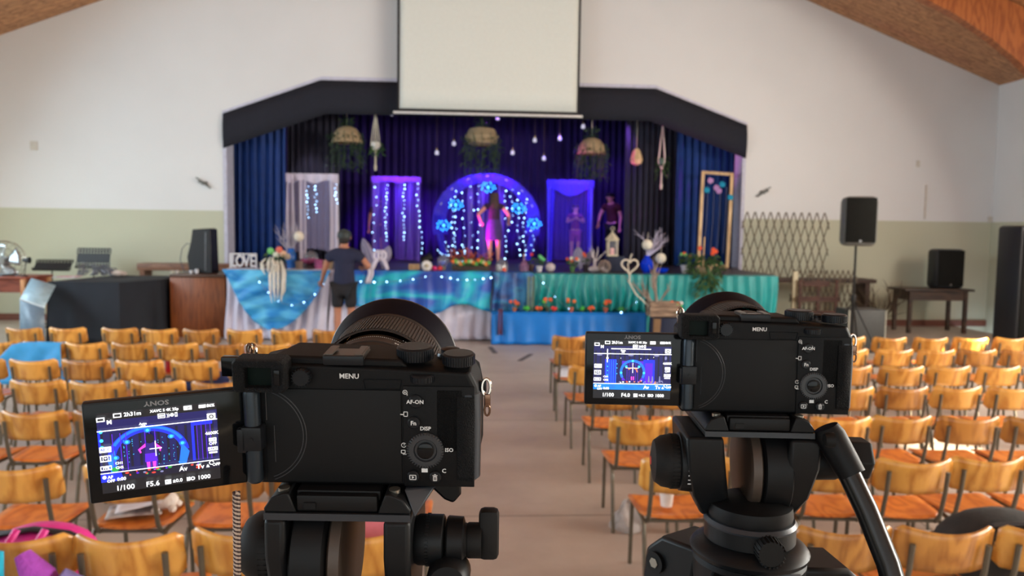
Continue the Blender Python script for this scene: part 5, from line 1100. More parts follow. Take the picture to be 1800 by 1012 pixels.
class Pic:
    """flat picture shown by an lcd, in millimetres; each layer lies a hair in front of the last"""
    def __init__(s, y0): s.m = MB(); s.mats = []; s.y = y0
    def c(s, n):
        mm = scol(n)
        if mm not in s.mats: s.mats.append(mm)
        s.m.mi = s.mats.index(mm); s.y -= .012*k_
    def rect(s, x0, z0, x1, z1, n): s.c(n); s.m.mesh([(x0*k_, s.y, z0*k_), (x1*k_, s.y, z0*k_), (x1*k_, s.y, z1*k_), (x0*k_, s.y, z1*k_)], [(0, 1, 2, 3)], False)
    def frame(s, x0, z0, x1, z1, n, w_=.3):
        s.rect(x0, z0, x1, z0+w_, n); s.rect(x0, z1-w_, x1, z1, n); s.rect(x0, z0, x0+w_, z1, n); s.rect(x1-w_, z0, x1, z1, n)
    def poly(s, P, n): s.c(n); s.m.mesh([(x*k_, s.y, z*k_) for x, z in P], [tuple(range(len(P)))], False)
    def disc(s, x, z, r, n, rz_=None, seg=14): rz_ = rz_ or r; s.poly([(x+r*cos(2*pi*k/seg), z+rz_*sin(2*pi*k/seg)) for k in range(seg)], n)
    def arc(s, x, z, r0, r1, a0, a1, n, asp=1, seg=28):
        s.c(n); P = [(x+r*cos(a0+(a1-a0)*k/seg), z+asp*r*sin(a0+(a1-a0)*k/seg)) for r in (r0, r1) for k in range(seg+1)]
        s.m.mesh([(a*k_, s.y, b_*k_) for a, b_ in P], [(k, k+1, seg+2+k, seg+1+k) for k in range(seg)], False)
    def text(s, t, x, z, size, n='white', bold=0, align='CENTER', rot=0): s.c(n); s.m.text(t, size*1.12*k_, Matrix.Translation((x*k_, s.y, z*k_)) @ XF @ Matrix.Rotation(rot, 4, 'Z'), bold=(bold+.05)*k_, align=align)
def lcd(parent, M, close):
    """flip-out monitor 74 x 52 mm; close = shows the near view with f/5.6, else the wide view"""
    W, H = 74, 52
    p = bpy.data.objects.new('flip_screen', None); COL.objects.link(p); p.parent = parent; p.matrix_local = M
    m = MB(); m.box((0, 3*k_, 0), (W*k_, 6*k_, H*k_), bev=.0012); m.build('screen_housing', satin, p)
    m = MB(); m.box((0, -.15*k_, 0), ((W-1.6)*k_, .5*k_, (H-1.6)*k_), bev=.0002); m.build('cover_glass', gloss, p)
    q = Pic(-.45*k_); x0, x1, z0, z1 = -31, 23.5, -14.5, 16.5
    q.rect(x0, -21.0, x1, 20.5, 'black'); q.rect(x0, z0, x1, z1, 'navy')
    if close:
        for k in range(13): q.rect(x0+1+k*4.2, z0+6, x0+2.2+k*4.2, 10, 'deep')
        cx, cz = -9, -4; q.rect(x0, 2, x0+1.0, 12, 'blue'); 
        for z in (11, 6.5, 3): q.disc(x0+1.4, z, .9, 'cyan')
        q.arc(cx, cz, 15, 18.6, .1, pi-.1, 'blue', .86); q.arc(cx, cz, 16.6, 18.2, .5, pi-.5, 'azure', .86)
        q.poly([(cx-18.6, cz), (cx-15.2, cz+5), (cx-14.6, cz-6), (cx-17, cz-9)], 'azure'); q.poly([(cx+18.6, cz), (cx+15.2, cz+5), (cx+13.0, cz-8), (cx+16, cz-9)], 'azure')
        for x in (-17.5, -14, -11.5, -3, -1, 1.5): q.rect(cx+9+x-7.5, -10, cx+9+x-7.1, 9.5, 'violet')
        for x, z in ((-18.5, 4.5), (-9, 9.5), (1.5, 5), (-24, -3), (6.5, .8)):
            q.disc(x, z, 1.6, 'azure', 1.2); q.disc(x, z, .8, 'cyan')
        for j in range(46): a = random.choice((-20, -18, -16, -12.2, -4.6, -2.4, .2, 2.4, 4.2)); q.disc(a+random.uniform(-.2, .2), random.uniform(-9, 6), .2, 'cyan', seg=6)
        q.rect(11, -9, 12.3, 11.5, 'blue'); q.rect(11, 9.5, 21, 11.6, 'blue'); [q.rect(13.5+k*2.1, -9, 13.8+k*2.1, 10, 'violet') for k in range(4)]
        q.rect(x0, z0, x1, -10.2, 'deep')
        # the girl in the round arch
        q.poly([(-10.2, 3.2), (-6.2, 3.2), (-5.6, -2.4), (-10.8, -2.4)], 'dress'); q.poly([(-10.8, -2.4), (-5.6, -2.4), (-5.2, -6.8), (-11.0, -6.8)], 'violet')
        q.poly([(-10.3, 3.1), (-13.8, .2), (-12.9, -2.0), (-12.2, -1.5), (-12.7, -.1), (-10.3, 1.2)], 'mag'); q.poly([(-6.2, 3.1), (-3.2, .2), (-3.6, -2.0), (-4.2, -1.6), (-4.3, -.1), (-6.1, 1.2)], 'mag')
        q.poly([(-10.4, -6.8), (-8.7, -6.8), (-8.9, -11.4), (-9.9, -11.4)], 'mag'); q.poly([(-7.7, -6.8), (-6.0, -6.8), (-6.4, -11.4), (-7.4, -11.4)], 'mag')
        q.disc(-8.2, 5.3, 1.9, 'deep', 2.6)
        for j in range(26): q.disc(random.uniform(-20, 16), random.uniform(-13, -10.6), random.uniform(.3, 1.1), random.choice(('red', 'green', 'orange', 'violet', 'red', 'grey')), .5, 7)
        q.poly([(x0, -10), (x0+9, -10), (x0+10, -14.5), (x0, -14.5)], 'blue'); q.disc(-24.5, -8.5, 1.8, 'green', 1.2)
        Z1, Z2 = 11.6, -10.2
    else:
        for k in range(16): q.rect(x0+1+k*3.4, z0+9, x0+2+k*3.4, 13, 'deep')
        q.rect(x0+8, -10, x0+16, 7, 'blue'); [q.rect(x0+9+k*1.6, -10, x0+9.5+k*1.6, 6.5, 'azure') for k in range(5)]
        q.rect(4, -10, 12, 7, 'blue'); q.rect(5.4, -10, 10.6, 4.6, 'violet'); q.rect(-11, -8, 4, 6, 'violet')
        cx, cz = -3.5, -2; q.disc(cx, cz, 7.6, 'navy'); q.arc(cx, cz, 7.3, 9, -.5, pi+.5, 'azure')
        [q.rect(cx-4+k*1.5, -9, cx-3.7+k*1.5, 5, 'violet') for k in range(6)]
        for x, z in ((-11.5, -2.5), (4.5, -2.4), (-8, 2), (1, 2), (-3.5, 6)): q.disc(x, z, .9, 'cyan')
        q.poly([(-4.6, 1.5), (-2.4, 1.5), (-2, -5), (-5, -5)], 'dress'); q.poly([(-4.4, 1.6), (-6.6, .6), (-6.4, -.4), (-4.4, .6)], 'orange'); q.poly([(-2.6, 1.6), (-.4, .4), (.2, -2), (-.5, -2), (-1.2, -.1), (-2.5, .6)], 'orange'); q.rect(-4.6, -7.6, -3.7, -5, 'mag'); q.rect(-3.2, -7.6, -2.3, -5, 'mag'); q.disc(-3.5, 2.6, .9, 'deep')
        for j in range(24): q.disc(random.uniform(-15, 18), random.uniform(-9.6, -8), random.uniform(.3, .9), random.choice(('red', 'grey', 'orange', 'violet', 'white')), .5, 7)
        for x in (8, 10.5, 15.6): q.poly([(x-.7, -9), (x+.7, -9), (x+.3, -4.5), (x-.3, -4.5)], 'grey')
        q.rect(x0, z0, x1, -10.4, 'teal'); [q.disc(random.uniform(-22, 18), random.uniform(-13.6, -11.4), 2.2, 'azure', .9) for j in range(7)]
        for x in (-27, -5, 13): q.disc(x, 10.2, 2, 'grey', .6)
        q.disc(19.5, 8.5, .8, 'grey', 1.3)
        for x, z in ((-12, 8), (-9, 11), (2, 8), (7, 7.5), (11, 9)): q.disc(x, z, .25, 'white', seg=6)
        q.rect(-21.8, 5, -21.2, 14.5, 'white'); q.disc(-21.5, 8, .8, 'white'); [q.disc(-21.3, z, .4, 'cyan') for z in (2, -1, -4, -8)]; [q.disc(-14.6, z, .35, 'cyan') for z in (4, 1, -3)]
        q.rect(-19, 14.4, 9, 15.0, 'white'); Z1, Z2 = 10.9, -10.4
    q.rect(x0, Z1, x1, Z1+.45, 'white'); q.rect(x0, Z2, x1, Z2+.45, 'white')
    if close:
        q.rect(-8.6, -.2, -3.0, .2, 'white'); q.rect(-6.0, -4.0, -5.6, 4.0, 'white')
    else: q.rect(-3.7, -2.4, -3.3, 4.8, 'white'); q.rect(-8.4, 1.0, .6, 1.3, 'white')
    # read-outs
    q.frame(-30.8, 16.6, -27.2, 18.8, 'white', .5); q.text('M', -25.3, 16.0, 2.7)
    q.frame(-23.4, 18.0, -19.8, 20.2, 'white', .45); q.text('2h31m', -14.9, 19.1, 2.5)
    q.text('XAVC S 4K 25p', -.6, 19.4, 1.75); q.rect(8.2, 18.3, 12.0, 20.4, 'white'); q.text('100', 10.1, 19.35, 1.4, 'black')
    q.frame(-3.8, 15.4, -.4, 17.8, 'white', .35); q.rect(-3.2, 16.2, -1.0, 17, 'white'); q.text('))', 1.0, 16.6, 2); q.disc(2.7, 16.6, .9, 'white'); q.frame(4, 15.5, 5.2, 17.7, 'white', .35)
    q.rect(15.2, 18.6, 18.6, 20.2, 'white'); q.text('86%', 20.8, 19.4, 2)
    q.rect(18.8, 12.0, 22.8, 15.2, 'white'); q.disc(20.8, 13.5, 1.15, 'black'); q.disc(20.8, 13.5, .6, 'white')
    q.text('Auto', -10.6, 13.6, 1.5); q.text('WB', -10.6, 12.3, 1.2)
    q.rect(x0+.4, 1.0, x0+5.6, 3.8, 'white'); q.text('AF-C', x0+3, 2.4, 1.9, 'blue'); q.frame(x0+.4, -3.8, x0+5.2, -.6, 'white', .5); q.text('[+]', x0+2.8, -2.2, 2); q.frame(x0+.2, -8.2, x0+5.2, -5.9, 'white', .4); q.text('PP8', x0+2.7, -7.05, 1.7)
    q.disc(x0+1.6, -11.8, .9, 'white'); q.text('AF', x0+4.2, -12, 1.9); q.text('OFF', x0+4.4, -14.0, 1.8); q.text('0:00', x0+9, -13.6, 2.1); q.text('CH1', x0+8.6, -5.2, 1.6); q.text('CH2', x0+8.6, -7.5, 1.6)
    q.text('4600K', 20.6, 4.8, 2.1); q.rect(19, .4, 22.6, 2.3, 'white'); q.text('D-R', 20.8, 1.35, 1.4, 'blue'); q.text('OFF', 20.8, -.8, 1.9); q.frame(18.4, -4.6, 23, -2.6, 'white', .35); q.text('S-CN', 20.7, -3.6, 1.3); q.text('000000', 20.7, -5.6, 1.2)
    q.text('Av', 6.2, -12.4, 3.1); q.text('Tv', 14.2, -12.4, 3.1); q.poly([(17, -13.2), (18.6, -13.2), (18, -11.8), (17.5, -11.8)], 'white'); q.text('OFF', 21.8, -12.2, 1.9); q.arc(19.6, -10.9, .8, 1.2, 0, 5, 'white', seg=12)
    q.text('1/100', -20.6, -18.2, 3.3); q.text('F5.6' if close else 'F4.0', -8.2, -18.2, 3.3); q.rect(-2.6, -19.4, .2, -17.0, 'white'); q.text('+/-', -1.2, -18.2, 1.6, 'black'); q.text('±0.0' if close else '+0.3', 3.2, -18.2, 2.3); q.text('ISO', 9.4, -18.2, 2.3, bold=.08); q.text('1000', 15.6, -18.2, 2.8)
    q.m.build('display', q.mats, p)
    m = MB(); m.text('SONY', 3.4*k_, Matrix.Translation((-4*k_, -.47*k_, 23.0*k_)) @ XF @ Matrix.Rotation(pi, 4, 'Z') @ Matrix.Diagonal((1.25, 1, 1, 1)), bold=.00009); m.build('maker_mark', printg, p)
    return p
def make_camera(label, loc, rz, pitch, close, scr_M, extras):
    t = thing('mirrorless_camera', label, 'camera', loc); t.rotation_euler = (pitch, 0, rz)
    def B(fn, name, mm, par=t, **kw): m = MB(); fn(m); return m.build(name, mm, par, **kw)
    mm = lambda *a: tuple(v*k_ for v in a)
    # body: rounded shell with bevelled top, grip bulge on the right
    out = [(-60, -31), (-58, -33), (54, -33), (58.5, -30), (60.5, -20), (61, 10), (60, 22), (56, 30), (20, 31.5), (-20, 33), (-48, 33), (-56, 31), (-60.5, 25)]
    m = MB(); n = len(out)
    rings = [(1.5, .985), (0, .96), (0, .96)]
    L_ = []
    for y, s_ in ((0, .965), (2.2, 1.0), (30, 1.0), (35, .93)): L_.append([(x*s_*k_, y*k_, z*(s_ if y < 20 else 1-(1-s_)*.6)*k_) for x, z in out])
    vs = [v for r_ in L_ for v in r_]; fs = [tuple(range(n))]+[(i*n+k, (i+1)*n+k, (i+1)*n+(k+1) % n, i*n+(k+1) % n) for i in range(3) for k in range(n)]+[tuple(range(4*n-1, 3*n-1, -1))]
    m.mesh(vs, fs); m.build('body', bodym, t, bevel=.0008, sharp=28)
    B(lambda m: m.lathe([(13*k_, -30*k_), (15*k_, -20*k_), (15*k_, 12*k_), (13*k_, 22*k_), (8*k_, 26*k_)], mm(46, 42, 0), 'Z', 20, 1, 1.25), 'grip', rubber)
    # sloping top hump behind the lens
    B(lambda m: m.mesh([mm(*v) for v in ((-50, 2, 32), (24, 2, 31), (20, 2, 35.5), (-46, 2, 37), (-44, 32, 32), (20, 32, 32), (16, 30, 36), (-40, 30, 37))], [(0, 1, 2, 3), (4, 7, 6, 5), (0, 3, 7, 4), (1, 5, 6, 2), (3, 2, 6, 7), (0, 4, 5, 1)], False), 'top_cover', bodym, bevel=.0015)
    # monitor bay with its ring-shaped crease
    B(lambda m: m.box(mm(-15, -.3, -5.5), mm(71, 1.2, 51), bev=.0005), 'monitor_bay', recess)
    def ringcrease(m):
        for R in (24.6, 26.2): m.tube([mm(-55.3+R*cos(a), -1.0, -5+R*sin(a)) for a in [-1.23+2.46*k/30 for k in range(31)]], .00028, 5)
        m.tube([mm(-49.5, -1.0, 19), mm(-49.5, -1, 3)], .0002, 4); m.tube([mm(-45.8, -1.0, 0), mm(-45.8, -1, -20)], .0002, 4)
    B(ringcrease, 'bay_crease', mat('crease_grey', (48, 50, 54), .4))
    # eyepiece
    def eye(m):
        P = [(-63, 22), (-61.5, 20.5), (-38, 20.5), (-36, 22), (-36, 36), (-38, 38), (-61, 38), (-63, 36)]; n2 = len(P); Q = [(-57, 23.2), (-56.5, 23), (-44, 23), (-43.5, 23.2), (-43.5, 33.2), (-44, 33.5), (-56.5, 33.5), (-57, 33.2)]
        Ls = [[mm(x, 1, z) for x, z in P], [mm(x, -9, z) for x, z in P], [mm((x+49.5)*.95-49.5, -11, (z-29)*.93+29) for x, z in P], [mm(x, -9.5, z) for x, z in Q], [mm(x, -4, z) for x, z in Q]]
        m.mesh([v for r_ in Ls for v in r_], [(i*n2+k, (i+1)*n2+k, (i+1)*n2+(k+1) % n2, i*n2+(k+1) % n2) for i in range(4) for k in range(n2)])
    B(eye, 'eyecup', rubber, bevel=.0009); B(lambda m: m.box(mm(-50.2, -4.2, 28.2), mm(13.4, 1, 10.6)), 'viewfinder_glass', mat('green_black_glass', (3, 16, 12), .5, spec=.1))
    B(lambda m: m.box(mm(-40, -11.2, 29), mm(3, .6, 8), bev=.0004), 'eye_sensor', gloss)
    B(lambda m: [m.lathe([(.0042, -.005), (.0046, -.004), (.0046, 0)], mm(-30, 0, 27), 'Y', 20)]+[m.box((-.030+.0046*cos(a), -.003, .027+.0046*sin(a)), (.0006, .004, .0006)) for a in [k*pi/9 for k in range(18)]], 'diopter_dial', satin)
    # hot shoe
    def shoe(m):
        m.box(mm(-9, 9, 36.2), mm(21, 18, 1.2)); m.box(mm(-18.5, 9, 37.4), mm(1.6, 17, 1.8)); m.box(mm(.5, 9, 37.4), mm(1.6, 17, 1.8)); m.box(mm(-16.6, 9, 38.2), mm(3.6, 17, .7)); m.box(mm(-1.4, 9, 38.2), mm(3.6, 17, .7))
    B(shoe, 'hot_shoe', mat('shoe_metal', (96, 90, 84), .35, .8)); B(lambda m: m.box(mm(-9, .3, 35.4), mm(21, 2.4, 5.2), bev=.0008), 'shoe_cover', satin)
    B(lambda m: m.mesh([mm(*v) for v in ((1, -.6, 25.5), (21, -.6, 25.5), (20, -.6, 20.5), (2, -.6, 20.5), (3, 3, 24), (19, 3, 24), (18.5, 3, 21), (3.5, 3, 21))], [(0, 1, 5, 4), (1, 2, 6, 5), (2, 3, 7, 6), (3, 0, 4, 7), (4, 5, 6, 7)], False), 'thumb_recess', satin)
    # dials and shutter button
    def dial(name, x, y, z, r, h, nt_, axis='Z', top=None):
        def f(m):
            m.lathe([(r*.97*k_, 0), (r*k_, .5*k_), (r*k_, (h-.8)*k_), (r*.9*k_, h*k_)], mm(x, y, z), axis, 36)
            for k in range(nt_):
                a = 2*pi*k/nt_
                if axis == 'Z': m.box(mm(x+r*cos(a), y+r*sin(a), z+h*.46), (.0005, .0007, (h-1.6)*k_), (0, 0, a))
        o = B(f, name, satin)
        return o
    dial('mode_dial', 26, 14, 33, 9.6, 7, 44); dial('control_dial', 49.5, 9, 32, 8.4, 6, 40); dial('thumb_dial', 31.5, 1.6, 24.6, 6.4, 4.0, 26)
    B(lambda m: m.lathe([(.0052, 0), (.0052, .0022), (.003, .0030), (.0005, .0031)], mm(43.5, 27, 33), seg=20), 'shutter_button', satin); B(lambda m: m.lathe([(.0075, 0), (.007, .0015)], mm(43.5, 27, 31.8), seg=24), 'power_collar', mat('dark_metal', (70, 70, 72), .3, .8))
    # marks on the mode dial
    B(lambda m: [m.text(c, .0022, Matrix.Translation((.026+.0072*cos(a), .014+.0072*sin(a), .04012)) @ Matrix.Rotation(a-pi/2, 4, 'Z')) for c, a in zip('PASM12', [k*pi/3 for k in range(6)])], 'dial_marks', printg)
    # rear buttons, wheel and lettering
    B(lambda m: m.box(mm(40, -.4, -5), mm(37, 1, 55), bev=.0004), 'button_panel', bodym)
    B(lambda m: m.grid(lambda u, v: mm(49.5+9*u, -1.2-1.6*sin(pi*u)*sin(pi*min(1, v*1.1)), 17-46*v+2*sin(9*v)*(1-u)), 10, 20), 'thumb_rest', rubber, thick=.001)
    B(lambda m: m.lathe([(3*k_, -31*k_), (6.2*k_, -28*k_), (6.6*k_, 4*k_), (5.8*k_, 18*k_), (2*k_, 22*k_)], mm(55.2, 4.6, 0), 'Z', 24), 'grip_edge_glint', mat('grip_glint_grey', (40, 45, 52), .38, .2))  # edge added in lighter blue-grey, so the highlight is in its colour
    B(lambda m: m.box(mm(45.5, -.3, 4), mm(14, 1.2, 34), bev=.0005), 'button_panel_rubber', rubber)
    for nm, x, z, r in (('af_button', 28, 14.5, 3.6), ('function_button', 27, 3, 3.3), ('play_button', 26.4, -26.6, 3.2), ('delete_button', 38, -26.8, 3.2)):
        B(lambda m: m.lathe([(r*k_, 0), (r*k_, -1.6*k_), (r*.8*k_, -2.1*k_)], mm(x, -.4, z), 'Y', 22), nm, satin)
    def wheel(m):
        m.lathe([(9.6*k_, 0), (9.6*k_, -1.2*k_), (8.6*k_, -2.0*k_), (6.2*k_, -2.0*k_), (5.6*k_, -1.0*k_)], mm(33, -.5, -12), 'Y', 40)
        for k in range(40): a = k*pi/20; m.box(mm(33+8.9*cos(a), -2.3, -12+8.9*sin(a)), mm(1.7, .8, .45), (0, -a, 0))
    B(wheel, 'control_wheel', mat('wheel_grey', (40, 42, 46), .4)); B(lambda m: m.lathe([(4.4*k_, 0), (4.4*k_, -1.9*k_), (3.6*k_, -2.4*k_)], mm(33, -.9, -12), 'Y', 26), 'centre_button', gloss)
    def marks(m):
        def T(s_, x, z, size, y=-1.02, b_=.00007): m.text(s_, size*k_, Matrix.Translation(mm(x, y, z)) @ XF, bold=b_)
        T('MENU', -6, 27.2, 3.7, -.9); T('AF-ON', 28, 14.5, 2.9, -2.6); T('Fn', 27, 3, 3.2, -2.6); T('DISP', 33, -.4, 2.9); T('ISO', 45.3, -12, 2.9, -1.05); T('C', 42.6, -23.6, 3.2, -1.05)
        def R_(x, z, w_, h_, y=-1.02): m.box(mm(x, y, z), mm(w_, .08, h_))
        def fr(x, z, w_, h_, q=.35, y=-1.02): R_(x, z+h_/2, w_, q, y); R_(x, z-h_/2, w_, q, y); R_(x-w_/2, z, q, h_, y); R_(x+w_/2, z, q, h_, y)
        def circ(x, z, r, a0=0, a1=2*pi): m.tube([mm(x+r*cos(a), -1.02, z+r*sin(a)) for a in [a0+(a1-a0)*k/14 for k in range(15)]], .00018, 4)
        circ(22.6, 19.2, 1.1); R_(22.6, 19.2, 1.1, .25); R_(22.6, 19.2, .25, 1.1); R_(23.7, 17.9, .4, 1.0)
        fr(22.8, 7.4, 1.9, 2.4); R_(20.9, 7.2, 1.8, .5)
        circ(21.6, -9.6, 1.2, .6, 6.0); R_(21.8, -9.2, .3, 1.1); fr(21.3, -13.2, 2.0, 1.6); R_(22.0, -14.6, 2.0, .35)
        R_(32.4, -23.4, 3.2, 2.2); m.mesh([mm(x, -2.62, z) for x, z in ((25.9, -25.9), (25.9, -27.5), (27.2, -26.7))], [(0, 1, 2)], False); fr(26.4, -26.7, 3.2, 2.4, y=-2.62)
        fr(38, -27.2, 1.7, 2.2, y=-2.62); R_(38, -25.5, 2.6, .35, -2.62); R_(38, -27.2, .3, 1.7, -2.62); R_(38, -24.9, .9, .3, -2.62)
    B(marks, 'lettering', printw)
    # hinge of the flip-out monitor
    def hinge(m): m.lathe([(3.4*k_, -30*k_), (4.2*k_, -29*k_), (4.2*k_, 18*k_), (3.6*k_, 20*k_)], mm(-56, -3.4, 0), 'Z', 20)
    B(hinge, 'hinge_barrel', mat('hinge_blue_grey_metal', (36, 44, 52), .32, .5)); B(lambda m: (m.box(mm(-55.5, -4.2, -5), mm(10.5, 9, 13), bev=.001), m.lathe([(1.1*k_, -.6*k_), (1.1*k_, 0)], mm(-55.5, -8.6, -5), 'Y', 12)), 'hinge_block', satin)
    B(lambda m: m.box(mm(scr_M[1], scr_M[2], -6), mm(*scr_M[3]), scr_M[4], bev=.001), 'hinge_arm', satin)
    # strap lugs
    for sx in (-1, 1):
        z0 = 34 if sx < 0 else 22; x0_ = -57.5 if sx < 0 else 62
        B(lambda m: m.box(mm(x0_, 12, z0-3), mm(4, 3, 6), bev=.0006), 'strap_lug', satin)
        B(lambda m: m.tube([mm(x0_+sx*2+2.2*cos(a), 10.6+.7*sin(a), z0+2*(1 if sx < 0 else -1.6)+4.4*sin(a)) for a in [k*pi/8 for k in range(17)]], .0008, 6), 'strap_ring', chrome)
        B(lambda m: (m.box(mm(x0_+sx*2.6, 8.8, z0+(-1 if sx < 0 else -10)), mm(3.4, 1.6, 7), bev=.0006), m.tube([mm(x0_+sx*2.6+1.4*cos(a), 8.4, z0+(4 if sx < 0 else -15)+3.2*sin(a)) for a in [k*pi/6 for k in range(13)]], .0006, 6)), 'strap_clip', mat('bronze_clip', (120, 92, 76), .25, .9))
    if extras: B(lambda m: m.box(mm(-68.5, 12, 28), mm(15, 5, 10.5), bev=.0005), 'port_door', gloss)
    # lens: barrel, ribbed rings, engraved scale, flared hood
    LX = -3.5 if close else 1
    Lp = lambda z: z
    def lensprof(P, seg=64): return lambda m: m.lathe([(r*k_, y*k_) for r, y in P], mm(LX, 0, 0), 'Y', seg, cap=False)
    B(lensprof([(10, 30), (31, 34), (31.5, 36), (32, 44), (33, 46), (33.5, 58)]), 'lens_barrel', barrel)
    def ribs(m, y0, y1, r, n3):
        m.lathe([((r-.8)*k_, y0*k_), (r*k_, (y0+.6)*k_), (r*k_, (y1-.6)*k_), ((r-.8)*k_, y1*k_)], mm(LX, 0, 0), 'Y', 64, cap=False)
        for k in range(n3): a = 2*pi*k/n3; m.box(mm(LX+(r+.15)*cos(a), (y0+y1)/2, (r+.15)*sin(a)), (.0009, (y1-y0-2)*k_, .0012), (0, -a, 0))
    B(lambda m: ribs(m, 62, 96, 36.9, 116), 'zoom_ring', barrel); B(lensprof([(33.5, 58), (34.2, 59), (34.2, 62)]), 'ring_gap', gloss); B(lambda m: ribs(m, 46.5, 57, 33.9, 0), 'focus_ring', barrel)
    def scale_marks(m):
        for s_, a in (('24', 66), ('28', 58), ('35', 50), ('50', 42), ('70', 34)): 
            A_ = radians(a); m.text(s_, .0026, Matrix.Rotation(pi/2-A_, 4, 'Y') @ Matrix.Translation(mm(0, 50, 34.2)), bold=.00005)
        for a in range(40, 120, 2): A_ = radians(a); m.M = Matrix.Rotation(pi/2-A_, 4, 'Y'); m.box(mm(0, 55.6, 34.1), mm(.35, .9, .1)); m.M = Matrix()
        for a in range(20, 64, 3): A_ = radians(a); m.M = Matrix.Rotation(pi/2-A_, 4, 'Y'); m.box(mm(0, 60.6, 34.4), mm(1.0 if a % 2 else .5, .5, .1)); m.M = Matrix()
    o = B(scale_marks, 'scale_marks', printw); o.location = mm(LX, 0, 0)
    B(lensprof([(36.4, 96), (37.6, 97), (38.4, 100), (38.6, 101)]), 'front_ring', barrel)
    hood = [(38.4, 99), (39.0, 101), (41.6, 113), (43.2, 120), (43.2, 122), (42.2, 122), (40.2, 112), (37, 101), (33, 99)]
    B(lensprof(hood), 'lens_hood', hoodm); B(lambda m: m.lathe([(33*k_, 99*k_), (20*k_, 101*k_), (.5*k_, 102*k_)], mm(LX, 0, 0), 'Y', 40, cap=False), 'front_glass', gloss)
    B(lensprof([(43.2, 120.2), (43.6, 120.8), (43.4, 122.4)]), 'hood_rim', mat('brown_rim', (48, 40, 38), .4))  # thin rim, lighter and browner than the hood
    lcd(t, scr_M[0], close)
    return t
Mscr = lambda x, y, z, a: Matrix.Translation((x*k_, y*k_, z*k_)) @ Matrix.Rotation(radians(a), 4, 'Z')
c1 = near(637, 749, .40); c2 = near(1347, 646, .543)
CAM1 = make_camera('nearest camera, left one, its tilted flip screen showing F5.6 close view of the girl', c1, radians(-4), radians(6.3), True, (Mscr(-95, -15, -6, 22), -60.5, -6.2, (5, 5, 13), None), True)
CAM2 = make_camera('farther camera on the right, flip screen showing the whole stage at F4.0', c2, radians(-5), radians(.5), False, (Mscr(-91, -2, -2.5, 0), -58, -4.5, (8, 4, 12), None), False)

